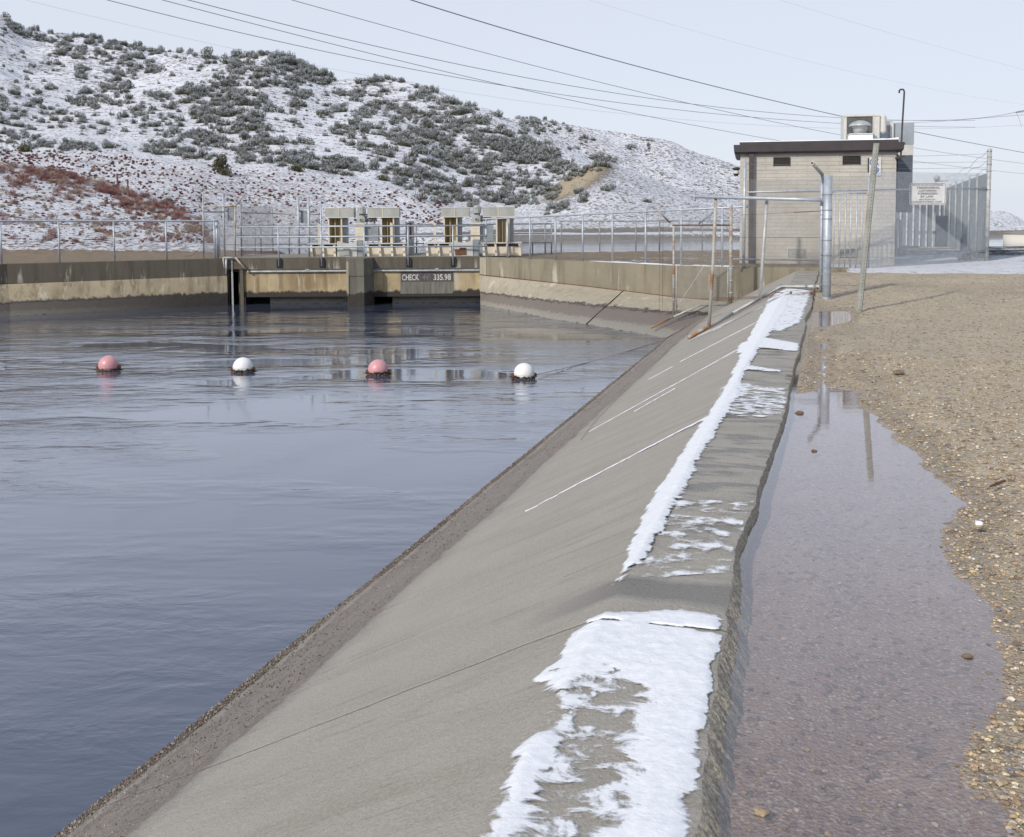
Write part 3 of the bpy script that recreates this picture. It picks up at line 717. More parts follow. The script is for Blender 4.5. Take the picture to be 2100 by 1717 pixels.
def TZ(u, Y, X=None):
    u = np.asarray(u, float); Y = np.asarray(Y, float)
    r = np.stack([np.interp(u, UK, RT[:, k]) for k in range(len(ROWY))], -1)
    j = np.clip(np.searchsorted(ROWY, Y, side='right') - 1, 0, len(ROWY) - 2)
    f = (Y - ROWY[j]) / (ROWY[j + 1] - ROWY[j]); f = np.clip(f, 0, 1)
    a = np.take_along_axis(r, j[..., None], -1)[..., 0]; b = np.take_along_axis(r, (j + 1)[..., None], -1)[..., 0]
    z = a * (1 - f) + b * f
    X = (u - CX0) / F * Y
    # spurs and gullies running down the main slope
    wgt = sstep(96, 150, Y) * (1 - sstep(235, 262, Y) * .8) * (Y < 300)
    sp = fbm(X / 38 + Y / 160, Y / 170, 3, 21)
    z = z + wgt * 7.5 * sp * (1 - sstep(1150, 1400, u))
    z = z + sstep(42, 80, Y) * (1 - sstep(40, 45, Y) * 0) * 0.55 * fbm(X / 4.5, Y / 4.5, 4, 3)
    z = z + sstep(110, 200, Y) * 1.5 * fbm(X / 13, Y / 13, 4, 8)
    z = z + sstep(320, 400, Y) * (3.5 - 2.6 * sstep(1500, 1900, u)) * fbm(X / 40, Y / 60, 4, 18)
    d = poly_sd(X, Y, POOL)
    z = np.where(d > 0, np.minimum(z, -d / 2.0), z)
    z = np.where((d <= 0) & (d > -2.5), z * sstep(0, -2.5, d) , z)
    return z
us = np.concatenate([np.arange(-700, 0, 40), np.arange(0, 2100, 7), np.arange(2100, 2801, 40)]).astype(float)
Ys = np.concatenate([np.arange(0, 12, .5) / 12 * 0, []])
def near_Y(u):                         # where the land starts behind the walls
    X = []
    for uu in u:
        k = (uu - CX0) / F; best = 24.2
        for line in (bl, back):
            for i in range(len(line) - 1):
                (xa, ya), (xb, yb) = line[i], line[i + 1]
                den = (xb - xa) - k * (yb - ya)
                if abs(den) < 1e-9: continue
                f = (k * ya - xa) / den
                if -0.001 <= f <= 1.001: best = max(best, ya + f * (yb - ya)) if best == 24.2 else best
        if XL - .9 < k * 31 < XR + .1 and 440 < uu < 995: best = 31.2
        if best == 24.2 and 900 < uu < 1100: best = 31.2
        X.append(best if uu < 1740 else 23.2)
    return np.array(X)
nY0 = near_Y(us)
fr = np.concatenate([np.linspace(0, 1, 26)])          # near .. 40
rowsY = [nY0 + (40 - nY0) * f for f in fr] + [np.full(us.shape, y) for y in np.concatenate([np.arange(40.5, 60, .6), np.arange(60, 100, 1.0), np.arange(101, 262, 2.0), np.arange(264, 440, 5.0), np.arange(450, 960, 30.0), [1300, 1900, 2500]])]
YY = np.array(rowsY); UU = np.broadcast_to(us, YY.shape)
ZZ = TZ(UU, YY); XX = (UU - CX0) / F * YY
ZZ[0] = np.where(us > 1740, -0.04, ZT - 0.02); ZZ[1] = np.where(us > 1740, 0.0, np.minimum(ZZ[1], 0.05))
under_deck = (UU > 440) & (UU < 995) & (YY < 33.3); ZZ = np.where(under_deck & (UU > 464) & (UU<990), np.minimum(ZZ, ZT - .1), ZZ)
# surface colour and snow cover
def lerp3(a, b, k): return np.asarray(a) * (1 - k[..., None]) + np.asarray(b) * k[..., None]
k0 = np.zeros(YY.shape)
colr = lerp3((0.30, 0.235, 0.16), (0.185, 0.150, 0.125), sstep(52, 62, YY))
colr = lerp3(colr, (0.26, 0.25, 0.23), sstep(45, 48, YY) * (1 - sstep(55, 57, YY)) * (UU > 800))
redz = sstep(34, 36, YY) * (1 - sstep(86, 98, YY)) * (1 - sstep(880, 1000, UU))
colr = lerp3(colr, (0.17, 0.065, 0.055), redz * .85)
tan = np.exp(-((UU - 1185) / 45.) ** 2 - ((YY - 82) / 8.) ** 2)
colr = lerp3(colr, (0.50, 0.42, 0.30), np.clip(tan * 2.2, 0, 1))
sn = np.zeros(YY.shape)
sn += sstep(34.2, 35.0, YY) * sstep(600, 400, UU) * .56                  # left: snow from the foot of the mound
sn = np.maximum(sn, sstep(55, 56, YY) * .60 * ((UU > 430) | (YY > 66)))
sn = np.maximum(sn, sstep(98, 130, YY) * .56)
sn = np.where(YY > 300, .57, sn)
sn = np.maximum(sn, sstep(35.5, 37, YY) * (UU < 960) * (YY < 60) * .62)
sn = np.where((UU > 900) & (YY < 100) & (YY > 50), np.minimum(sn, .60), sn)
sn = np.maximum(sn, np.exp(-((YY - 52.7) / 1.2) ** 2) * sstep(700, 800, UU) * .85)
road = np.exp(-((YY - 54.7) / .45) ** 4) * sstep(800, 900, UU) * (1 - sstep(1600, 1700, UU))
sn = sn * (1 - road * .8)
colr = lerp3(colr, (0.22, 0.21, 0.20), np.clip(road * 1.2, 0, 1))
sn = sn * (1 - np.clip(tan * 1.9, 0, .55))
# flats right of the gates: melting streaks
flat = (YY < 44) & (UU > 990)
streak = fbm(XX * .5, YY * 1.6, 4, 31)
sn = np.where(flat, np.clip(.30 + .35 * streak, .05, .60), sn)
sn = np.where(flat & (YY < nY0 + .6) & (UU < 1700), .62, sn)
snr = (UU > 1690) & (YY < 30.5)
sn = np.where(snr, .72, sn)
sn = np.where((UU > 1860) & (YY > 30.5) & (YY < 37.5), np.clip(.42 + .5 * fbm(XX * .3, YY * 2.2, 3, 33), 0, .8), sn)
asph = (UU > 1990) & (YY > 29.0) & (YY < 40)
colr = np.where(asph[..., None], np.array((0.10, 0.10, 0.105)), colr)
hills = mesh_obj("hills", np.stack([XX, YY, ZZ], -1).reshape(-1, 3), grid_faces(*YY.shape), M['terrain'], cols=colr.reshape(-1, 3), snow=sn.ravel(), smooth=True)
hills['kind'] = 'structure'
# surrounding land to the horizon
gp = []
mesh_obj("distant_plain", [(-9000, -3000, -160), (9000, -3000, -160), (9000, 9000, -160), (-9000, 9000, -160)], [(0, 1, 2, 3)], M['terrain'], cols=[(0.3, 0.25, 0.18)] * 4, snow=[.5] * 4)['kind'] = 'structure'
pool = mesh_obj("upstream_canal_water", [(x, y, -.25) for x, y in POOL], [list(range(len(POOL)))], M['pool']); pool['kind'] = 'structure'

# ---- gravel path with the puddle
ZP = -0.055
pud1 = [(1350, 1800), (1390, 1500), (1430, 1262), (1460, 1210), (1480, 1120), (1520, 1000), (1550, 940), (1570, 900), (1580, 862), (1600, 838), (1610, 815), (1690, 800), (1762, 806), (1775, 845), (1832, 890), (1860, 935), (1905, 975), (1962, 1018), (1948, 1050), (1930, 1100), (1920, 1150), (1935, 1190), (1990, 1225), (2040, 1262), (2065, 1320), (2100, 1380), (2110, 1430), (2070, 1480), (2050, 1540), (2075, 1590), (2140, 1650), (2150, 1800)]
pud2 = [(1648, 690), (1652, 640), (1700, 634), (1763, 636), (1750, 664), (1690, 672), (1668, 690), (1662, 700)]
pud3 = [(1672, 700), (1706, 700), (1704, 800), (1668, 800)]
def to_xy(poly, z=ZP): return [tuple(PG(a, b, z)[:2]) for a, b in poly]
PD = [to_xy(pud1), to_xy(pud2), to_xy(pud3)]
PD[0] = [(x, y) for x, y in PD[0]]
s1 = np.concatenate([np.arange(-3, 1.6, .2), 1.6 * 1.0105 ** np.arange(0, 262)]); s1 = s1[s1 < 27.5]
t1 = np.concatenate([np.linspace(-.52, 1.6, 110), 1.6 + (np.arange(1, 90) / 90) ** 1.5 * 12])
SS, TT = np.meshgrid(s1, t1, indexing='ij')
GX = SS * CS + TT * CC; GY = SS * CC - TT * CS
def path_z(X, Y):
    s = X * CS + Y * CC; t = X * CC - Y * CS
    nz = 0.016 * fbm(X * 1.3, Y * 1.3, 3, 41) + 0.010 * fbm(X * 6, Y * 6, 3, 42) + .004 * fbm(X * 22, Y * 22, 2, 43)
    z = -0.012 + nz + 0.03 * sstep(1.0, 4, t)
    wob = 0.11 * fbm(X * 3.0, Y * 3.0, 5, 47, .6)
    for i, pd in enumerate(PD):
        d = poly_sd(X, Y, pd) + (wob + .10 * sstep(2, 6, Y) + .05 if i == 0 else wob * .5 + .03)
        k = sstep(-.30 if i == 0 else -.12, .02, d)
        tgt = ZP + .012 - np.clip(d, 0, .5) * .10 + nz * .5
        z = z * (1 - k) + np.minimum(z, tgt) * k
    wedge = sstep(TK + .18, TK + .02, t)                         # hugs the kerb
    z = np.where(t < TK + .05, np.minimum(z, -.09), z)
    z = np.where(s < 9, z - .03 * sstep(TK + .3, TK + .05, t), z)
    z = z - .012 * (np.exp(-((t - 2.3) / .16) ** 2) + np.exp(-((t - 4.0) / .16) ** 2)) * sstep(-.3, .3, fbm(s * .3, t * 0, 2, 49))
    z = np.where(s > 17.5, z + .06 * sstep(17.5, 21, s), z)
    return z, None
GZ, _ = path_z(GX, GY)
dampn = .5 + .5 * fbm(GX * .9, GY * .5, 4, 52)
wet = .5 * np.maximum(sstep(ZP + .045, ZP + .012, GZ), .75 * sstep(TK + 1.1, TK + .2, TT) * sstep(.35, .6, dampn) + .5 * sstep(.66, .8, dampn)) + .5 * sstep(ZP + .008, ZP - .006, GZ)
path = mesh_obj("gravel_path", np.stack([GX, GY, GZ], -1).reshape(-1, 3), grid_faces(*SS.shape), M['gravel'], snow=wet.ravel(), smooth=True)
path['kind'] = 'structure'
e = [W(-3, TK - .09, ZP), W(-3, 3.5, ZP), W(14, 3.5, ZP), W(20, 1.2, ZP), W(20, TK - .09, ZP)]
puddle = mesh_obj("puddle_water", e, [list(range(5))], M['puddle']); puddle['kind'] = 'structure'
# land right of and behind the camera, below the path's edge
sh = W(10, 14.0)
vs = [W(-20, TK - .1, -.2), W(-20, 60, -.2), W(27.5, 60, -.3), W(27.5, 13.2, -.25), W(-2.9, 13.2, -.2), W(-2.9, TK - .1, -.2)]
mesh_obj("ground", vs, [(0, 1, 4, 5), (1, 2, 3, 4)], M['gravel'], snow=[0] * 6)['kind'] = 'structure'

# ---- snow left on the strip and in the joints
def sdST(poly):
    out = []
    for a, b in poly:
        p = PL(a, b); out.append(ST(p.x, p.y))
    return out
P1 = sdST([(940, 1800), (985, 1717), (1035, 1600), (1070, 1530), (1125, 1480), (1122, 1410), (1150, 1352), (1168, 1305), (1205, 1272), (1290, 1257), (1400, 1253), (1475, 1262), (1486, 1300), (1478, 1340), (1468, 1420), (1456, 1445), (1438, 1540), (1424, 1640), (1412, 1800)])
P1b = sdST([(1085, 1400), (1150, 1350), (1190, 1330), (1180, 1370), (1110, 1400)])
P2 = sdST([(1258, 1200), (1290, 1130), (1325, 1040), (1372, 965), (1415, 900), (1450, 855), (1500, 770), (1528, 705), (1558, 650), (1592, 600), (1625, 598), (1612, 640), (1590, 670), (1556, 715), (1530, 760), (1515, 812), (1483, 860), (1452, 915), (1422, 965), (1392, 1020), (1362, 1080), (1320, 1150)])
P3 = sdST([(1330, 1045), (1552, 1030), (1520, 1175), (1268, 1195)])
P4 = sdST([(1478, 795), (1612, 797), (1619, 858), (1450, 861)])
P5 = sdST([(1515, 706), (1641, 706), (1637, 722), (1508, 728)])
P6 = sdST([(1580, 597), (1664, 598), (1650, 640), (1643, 662), (1600, 680), (1545, 684), (1560, 650)])
P7 = sdST([(1500, 758), (1600, 760), (1600, 764), (1500, 768)])
s2 = np.concatenate([np.arange(1.9, 5.2, .0125), np.arange(5.2, 9, .02), np.arange(9, 20.2, .04)])
t2 = np.concatenate([np.arange(-1.5, -.3, .0125)])
S2, T2 = np.meshgrid(s2, t2, indexing='ij')
def cover(S, T):
    w = .03 * fbm(S * 5 + 5, T * 5, 3, 63, .5)
    C = np.full(S.shape, -1.6); B = np.zeros(S.shape)
    def put(poly, lo, soft, blob=0.0, dip=None):
        nonlocal C, B
        d = poly_sd(S, T, poly) + w
        c = np.clip(d / soft, -1.6, 1); c = np.where(c > 0, c * lo, c) + (.0 * (blob == 1.0))
        if dip is not None: c = np.where(c > 0, c - dip, c)
        B = np.where(c > C, blob, B); C = np.maximum(C, c)
    mid = np.exp(-(np.abs(T + .70 + .03 * np.sin(S * 4)) / .17) ** 2.5) * sstep(3.74, 3.40, S)
    put(P1, .95, .045, 0, 1.0 * mid)
    C = np.where(np.abs(S - 3.985 - .012 * fbm(T * 5, T * 0, 3, 71)) < .010 + .008 * np.sin(T * 11) , np.minimum(C, -.55), C)
    put(P1b, .5, .03); put(P2, .95, .04)
    put(P3, -.02, .05, 1.0); put(P4, .12, .04, .3); put(P5, .7, .03); put(P6, .42, .04, .2); put(P7, .5, .02)
    e = (edge_t(S) - .012 + .012 * fbm(S * 9, S * 0, 2, 77) - T) / .02
    return np.minimum(C, e), B
C2, B2 = cover(S2, T2)
lz = np.minimum(0, (T2 - TB) / 2)
br = np.exp(-((T2 - TB) / .05) ** 2) * .006
Z2 = lz + .0035 + .009 * sstep(-.2, .9, C2) * (1 + .3 * fbm(S2 * 25, T2 * 25, 2, 81)) + br * 0
Fc = grid_faces(*S2.shape)
keep = (C2.ravel()[Fc] > -1.15).any(1)
Fc = Fc[keep]; used, inv = np.unique(Fc, return_inverse=True)
XYZ = np.stack([S2 * CS + T2 * CC, S2 * CC - T2 * CS, Z2], -1).reshape(-1, 3)[used]
cc_ = np.zeros((len(used), 3)); cc_[:, 0] = B2.ravel()[used]
sno = mesh_obj("snow", XYZ, inv.reshape(-1, 4), M['sheet_snow'], smooth=True, cols=cc_, snow=C2.ravel()[used])
tag(sno, "melting snow patches along the top of the concrete bank", None, None, "stuff")
# snow lines in the joints
mb = MB()
def snow_line(s0, ta, tb, w0, w1, seed, ds=0.0):
    n = 90; L = []; R = []
    for i in range(n + 1):
        f = i / n; t = ta + (tb - ta) * f; w = (w0 + (w1 - w0) * f) * (.25 + 1.5 * vn(f * 26, 0., seed)) * (1 if f < .93 else (1 - f) / .07)
        w = max(float(w) * float(sstep(.16 + .3 * f, .30 + .3 * f, vn(f * 31, 5., seed + 9))), .0012)
        s = s0 + ds * f + .03 * float(fbm(np.array(f * 9), np.array(0.), 3, seed + 4))
        L.append(W(s - w, t, lin_z(t) + .001)); R.append(W(s + w, t, lin_z(t) + .001))
    V = []; 
    for l, r in zip(L, R): V += [l, (l + r) / 2 + Vector((0, 0, .008)), r]
    mb.add(V, [(3 * i + k, 3 * i + k + 1, 3 * i + k + 4, 3 * i + k + 3) for i in range(n) for k in (0, 1)])
for px0, py0, px1, py1, wa, wb in ((1455, 853, 1150, 1012, .040, .014), (1530, 708, 1208, 886, .048, .016), (1385, 797, 1300, 845, .012, .022), (1577, 648, 1394, 743, .048, .018), (1608, 612, 1430, 690, .03, .014), (1150, 1012, 1075, 1052, .004, .004), (1380, 752, 1330, 779, .008, .004)):
    a = PL(px0, py0); b = PL(px1, py1); a = ST(a.x, a.y); b = ST(b.x, b.y)
    snow_line(a[0], a[1], b[1], wa, wb, px0, b[0] - a[0])
so = mb.build("snow_lines", M['snow'], None, True); tag(so, "thin white snow lines caught in the joints of the slope", None, None, "stuff")

# ---- gravel as real stones
pal = np.array([(0.42, 0.33, 0.21), (0.50, 0.42, 0.30), (0.33, 0.25, 0.16), (0.60, 0.55, 0.46), (0.24, 0.17, 0.11), (0.46, 0.36, 0.20), (0.20, 0.20, 0.21), (0.38, 0.26, 0.16)])
octV = np.array([(1, 0, 0), (0, 1, 0), (-1, 0, 0), (0, -1, 0), (0, 0, 1), (0, 0, -1), (.6, .6, .45), (-.6, .6, .45), (-.6, -.6, .45), (.6, -.6, .45)], float)
octF = [(0, 6, 4), (0, 4, 9), (6, 1, 4), (1, 7, 4), (7, 2, 4), (2, 8, 4), (8, 3, 4), (3, 9, 4), (0, 1, 6), (1, 2, 7), (2, 3, 8), (3, 0, 9), (0, 5, 1), (1, 5, 2), (2, 5, 3), (3, 5, 0)]
def stones(n, s_lo, s_hi, t_lo, t_hi, r0, r1, keep_fn, seed, colmul=1.0):
    r = np.random.default_rng(seed)
    s = s_lo * (s_hi / s_lo) ** r.random(n); t = t_lo + (t_hi - t_lo) * r.random(n) * (.35 + .65 * s / s_hi)
    x = s * CS + t * CC; y = s * CC - t * CS
    z, _ = path_z(x, y)
    rad = (r0 + (r1 - r0) * r.random(n) ** 3)
    k = keep_fn(z, s, t, r.random(n))
    x, y, z, rad = x[k], y[k], z[k], rad[k]; m = len(x)
    sc = np.stack([rad * (.7 + .6 * r.random(m)), rad * (.7 + .6 * r.random(m)), rad * (.45 + .35 * r.random(m))], -1)
    a = r.random(m) * 6.28; ca, sa = np.cos(a), np.sin(a)
    v = octV[None] * (1 + .25 * (r.random((m, 10, 1)) - .5)) * sc[:, None, :]
    vx = v[..., 0] * ca[:, None] - v[..., 1] * sa[:, None] + x[:, None]; vy = v[..., 0] * sa[:, None] + v[..., 1] * ca[:, None] + y[:, None]
    vz = v[..., 2] + z[:, None] + rad[:, None] * .2
    c = pal[r.integers(0, len(pal), m)] * (.82 + .55 * r.random((m, 1))) * colmul
    return np.stack([vx, vy, vz], -1).reshape(-1, 3), (np.array(octF)[None] + (np.arange(m) * 10)[:, None, None]).reshape(-1, 3), np.repeat(c, 10, 0)
out = []
out.append(stones(60000, 2.2, 12, -.3, 5.5, .003, .0135, lambda z, s, t, r: (z > ZP + .001), 1, 1.15))
out.append(stones(7000, 5, 23, -.3, 9, .006, .018, lambda z, s, t, r: (z > ZP + .003), 2))
out.append(stones(6000, 2.2, 9, -.28, 3.0, .003, .011, lambda z, s, t, r: (z <= ZP + .001) , 3, .8))
off = 0; Vs = []; Fs = []; Cs = []
for v, f, c in out: Vs.append(v); Fs.append(f + off); Cs.append(c); off += len(v)
def band_stones(n, z0, z1, r0, r1, seed, mul):
    r = np.random.default_rng(seed); m = n
    s = 1.5 * (22 / 1.5) ** r.random(m); zz = z0 + (z1 - z0) * r.random(m) ** 1.3; t = TB + 2 * zz
    x = s * CS + t * CC; y = s * CC - t * CS; rad = r0 + (r1 - r0) * r.random(m) ** 3
    v = octV[None] * (1 + .3 * (r.random((m, 10, 1)) - .5)) * (rad[:, None] * (.6 + .7 * r.random((m, 3))))[:, None, :]
    c = np.array([(.10, .085, .07), (.20, .17, .14), (.16, .11, .10), (.32, .29, .25), (.07, .06, .05)])[r.integers(0, 5, m)] * mul
    return (v + np.stack([x, y, zz], -1)[:, None, :]).reshape(-1, 3), (np.array(octF)[None] + (np.arange(m) * 10)[:, None, None]).reshape(-1, 3), np.repeat(c, 10, 0)
Vb = []; Fb = []; Cb = []; ob = 0
for v, f, c in (band_stones(14000, WATER - .005, WATER + .06, .003, .011, 71, 1.0), band_stones(9000, WATER + .04, -.98, .0018, .0065, 72, 1.3)):
    Vb.append(v); Fb.append(f + ob); Cb.append(c); ob += len(v)
tag(mesh_obj("rubble", np.concatenate(Vb), np.concatenate(Fb), M['pebble'], cols=np.concatenate(Cb)), "crust of small stones and growth along the waterline", None, None, "stuff")
go = mesh_obj("gravel", np.concatenate(Vs), np.concatenate(Fs), M['pebble'], cols=np.concatenate(Cs))
tag(go, "loose tan gravel scattered over the path and puddle edge", None, None, "stuff")
# ================================================================ OBJECTS
PXM = lambda px, Y: (px - CX0) / F * Y
def pz(py, px, Y): return P(px, py, Y).z
def post(mb, a, b, r, seg=10, cap=True):
    a, b = Vector(a), Vector(b); mb.tube([a, b], r, seg)
    if cap:
        d = (b - a).normalized(); mb.lathe(b, [(r * 1.12, -.02), (r * 1.12, .0), (r * .8, r * .7), (r * .2, r * 1.0)], seg, d)
    return mb

# ---- railings on the walls
def wall_rail(name, label, line, pxs, y_top, zbase, mat, group=None, extra=None):
    """posts at photo columns pxs standing on the wall line"""
    def on_line(px):
        k = ray(px, 500)[0]
        for i in range(len(line) - 1):
            (xa, ya), (xb, yb) = line[i], line[i + 1]
            den = (xb - xa) - k * (yb - ya)
            if abs(den) < 1e-9: continue
            f = (k * ya - xa) / den
            if -0.02 <= f <= 1.02: return xa + f * (xb - xa), ya + f * (yb - ya)
        return None
    pts = [on_line(p) for p in pxs]
    x0, y0 = pts[0]
    t = thing(name, label, "railing", (x0, y0, zbase), group)
    tops = []
    for p, (x, y) in zip(pxs, pts):
        zt_ = pz(y_top(p), p, y)
        MB().tube([(x, y, zbase - .02), (x, y, zt_)], .026, 8).build("post", mat, t, True)
        tops.append(Vector((x, y, zt_)))
    d0 = (tops[0] - tops[1]).normalized() * .12; d1 = (tops[-1] - tops[-2]).normalized() * .1
    MB().tube([tops[0] + d0] + tops + [tops[-1] + d1], .027, 8).build("top_rail", mat, t, True)
    mb = MB()
    for a, b in zip(tops[:-1], tops[1:]):
        A_ = Vector((a.x, a.y, zbase + .03)); B_ = Vector((b.x, b.y, zbase + .03))
        mb.mesh_wire(A_, B_, min(a.z, b.z) - zbase - .05, .075, .0013)
    mb.build("chain_link_mesh", M['wire'], t)
    return t
ml = [((a[0] + b[0]) / 2, (a[1] + b[1]) / 2) for a, b in zip(WLft, bl)]
wall_rail("wall_railing", "long pipe railing on the dark left wall in front of the red brush mound", ml, [440, 341, 234, 121, 2, -140, -330], lambda p: 453.5, ZT, M['galv'])
mr = [((a[0] + b[0]) / 2, (a[1] + b[1]) / 2) for a, b in zip(WR, back)]
wall_rail("wall_railing", "pale pipe railing rising along the right wing wall up to the block building", mr, [997, 1041, 1087, 1139, 1195, 1256, 1324, 1397, 1481, 1525], lambda p: 449.5 - (p - 995) * .0475, ZT, M['galv'])

# ---- three-rail guard on the check structure
def guard(label, Y, xs, ys, px_posts, drop, mat, r=.024):
    t = thing("guard_rail", label, "railing", (xs[0], Y, ZT), "guard rails along the check structure deck")
    for y in ys:
        z = pz(y, 760, Y); MB().tube([(xs[0], Y, z), (xs[1], Y, z)], r, 8).build("rail", mat, t, True)
    zt_ = pz(ys[0], 760, Y)
    for p in px_posts:
        x = X_at(p, Y)
        MB().tube([(x, Y, drop), (x, Y, zt_)], r * 1.1, 8).build("post", mat, t, True)
        if drop < 0:
            m = MB()
            for sx in (-.07, .05): m.box((x + sx, Y + .002, -.19), (x + sx + .025, Y + .04, .04))
            m.box((x - .08, Y + .036, -.20), (x + .085, Y + .048, .05)); m.build("bracket", M['darkmetal'], t)
    return t
guard("pale three-rail guard along the front edge of the check deck", YC - .055, (X_at(488), X_at(1000)), (464, 485, 506.5), (571, 659, 747, 837, 929), -.17, M['galv'])
guard("grey three-rail guard along the rear edge of the check deck, behind the gate hoists", 33.0, (X_at(443, 33), X_at(1131, 33)), (461.5, 481, 500), (450, 523, 535, 593, 680, 765, 854, 942, 1030, 1092, 1118, 1131), ZT - .05, M['galv_dark'], .02)

# ---- gate hoists
def hoist(px0, label):
    Y0 = 31.5; k = Y0 / F
    ox = PXM(px0, Y0)
    t = thing("gate_hoist", label, "gate hoist", (ox, Y0, ZT), "gate hoists on the check deck")
    X = lambda px: ox + (px - 671) * k
    Z = lambda py: ZT + (523.5 - py) * k
    def bx(mb, xa, xb, ya, yb, d0, d1): return mb.box((X(xa), Y0 + d0, Z(yb)), (X(xb), Y0 + d1, Z(ya)))
    for a, b in ((671, 729), (757, 821)):
        m = MB(); bx(m, a, b, 426.5, 444, -.25, .2); m.build("girder", M['hoistgrey'], t)
        m = MB(); bx(m, a - .8, b + .8, 425, 426.4, -.262, .21); bx(m, a - .8, b + .8, 444.2, 445.6, -.262, .21); bx(m, a + (b - a) * .47, a + (b - a) * .47 + 1.2, 426.4, 444.2, -.262, -.24); m.build("flange", M['cream'], t)
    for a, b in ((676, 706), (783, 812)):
        m = MB(); bx(m, a, a + 2.6, 446, 500, -.22, .25); bx(m, b - 4, b - 1.6, 446, 500, -.22, .25); m.build("column", M['cream'], t)
        m = MB(); bx(m, a + 2.7, b - 4.1, 446, 500, .02, .06); bx(m, a + 12, a + 14, 448, 500, -.1, .015); m.build("column_web", M['ochre'], t)
        m = MB(); bx(m, b - 1.5, b + 7, 446, 500, -.05, .22); m.build("shaded_side", M['galv_dark'], t)  # grey block paints the column's right side in shade
    for a in (656, 803):
        m = MB(); m.prism([(X(a), Y0 - .3), (X(a + 5), Y0 - .3), (X(a + 5), Y0 - .22), (X(a), Y0 - .22)], Z(505), [Z(455), Z(458), Z(458), Z(455)])
        m.build("leaning_stay", M['cream'], t)
    # motor, gearbox, shaft
    c = ((X(744)), Y0 - .12)
    m = MB(); m.lathe((*c, Z(438)), [(.115, 0), (.125, .01), (.125, .1), (.11, .12), (.11, .2), (.085, .235), (.03, .245)], 18)
    for q in range(10):
        a = q * .628; m.box((c[0] + .115 * math.cos(a) - .012, c[1] + .115 * math.sin(a) - .012, Z(437)), (c[0] + .115 * math.cos(a) + .012, c[1] + .115 * math.sin(a) + .012, Z(426)))
    m.build("motor", M['hoistgrey'], t, False)
    m = MB(); m.lathe((X(743), Y0 - .1, Z(449.5)), [(.10, .0), (.135, .02), (.135, .1), (.125, .115), (.06, .12), (.055, .15), (.02, .152)], 20, (0, -1, 0))
    m.box((X(738), Y0 - .1, Z(455)), (X(750), Y0 + .1, Z(438))); m.build("gearbox", M['hoistgrey'], t)
    m = MB(); m.lathe((X(742.5), Y0 - .25, Z(449.7)), [(.026, 0), (.026, .012)], 12, (0, -1, 0)); m.build("shaft_hub", M['darkmetal'], t)
    m = MB(); m.lathe((X(751), Y0, Z(449)), [(.09, 0), (.10, .02), (.10, .06), (.07, .07), (.07, .11), (.095, .12), (.095, .2), (.06, .22), (.055, .33), (.03, .34)], 18, (1, 0, 0)); m.build("coupling", M['galv_dark'], t)
    m = MB(); bx(m, 731, 750, 459, 494, -.22, .2)
    for q in range(3): bx(m, 731.5, 749.5, 468 + 8 * q, 468.6 + 8 * q, -.225, -.2)
    bx(m, 728, 753, 457, 459.3, -.26, .22); m.build("pedestal", M['cream'], t)
    m = MB(); bx(m, 750.2, 777, 462, 494, -.1, .2); m.build("shaded_housing", M['galv_dark'], t)  # pedestal's shaded right face, put in as darker grey
    # drum saddle: V-shaped top
    m = MB(); pts = [(696, 493), (707, 496), (716, 498), (727, 496), (736, 491.5), (736, 524), (696, 524)]
    n = len(pts); V = [(X(a), Y0 - .42, Z(b)) for a, b in pts] + [(X(a), Y0 + .1, Z(b)) for a, b in pts]
    m.add(V, [list(range(n)), list(range(n, 2 * n))[::-1]] + [(i, i + n, (i + 1) % n + n, (i + 1) % n) for i in range(n)]); m.build("drum_saddle", M['acwhite'], t)
    m = MB(); bx(m, 700, 712, 511, 522, -.44, -.42); bx(m, 709, 722, 507, 521, -.45, -.435); m.build("rusty_plate", M['rust'] if px0 > 700 else M['hoistgrey'], t)
    m = MB(); bx(m, 736.2, 748, 491, 524, -.4, .1); m.build("shaded_saddle_side", M['galv_dark'], t)  # darker grey stands for shade on the saddle's right face
    # base boxes with splayed stiffeners
    for a, b in ((637, 694), (752, 835)):
        m = MB(); bx(m, a + 4, b - 2, 506, 524, -.25, .3); m.build("base_box", M['cream'], t)
        m = MB(); bx(m, a, b, 497.2, 499.2, -.36, .34); m.build("base_flange", M['acwhite'], t)
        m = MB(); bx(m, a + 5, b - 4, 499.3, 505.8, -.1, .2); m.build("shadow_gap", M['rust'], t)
        nn_ = 3 if b - a < 60 else 4
        for q in range(nn_):
            xx = a + 3 + (b - a - 10) * q / (nn_ - 1)
            m = MB(); m.add([(X(xx), Y0 - .33, Z(499.3)), (X(xx + 4), Y0 - .33, Z(499.3)), (X(xx + 6), Y0 - .37, Z(524)), (X(xx + 1.4), Y0 - .37, Z(524)), (X(xx), Y0 - .2, Z(499.3)), (X(xx + 4), Y0 - .2, Z(499.3)), (X(xx + 6), Y0 - .2, Z(524)), (X(xx + 1.4), Y0 - .2, Z(524))],
                  [(0, 1, 2, 3), (4, 7, 6, 5), (0, 3, 7, 4), (1, 5, 6, 2)])
            m.build("stiffener", M['cream'], t)
    return t
hoist(671, "cream and grey gate hoist over the left gate bay")
hoist(906, "cream gate hoist over the right gate bay with rusty drum plates")
t = thing("guard_chain_post", "pale leaning stanchion between the two gate hoists", "post", (*P(840, 523, 32)[:2], ZT))
MB().box((X_at(832, 32), 32.0, ZT), (X_at(836, 32), 32.06, pz(456, 832, 32))).box((X_at(839, 32), 32.0, ZT), (X_at(848, 32), 32.3, pz(454, 832, 32)), None).build("body", M['galv_pale'], t)
MB().box((X_at(840.5, 32), 31.985, pz(488, 832, 32)), (X_at(844, 32), 31.998, pz(457, 832, 32))).build("rusty_plate", M['rust'], t)

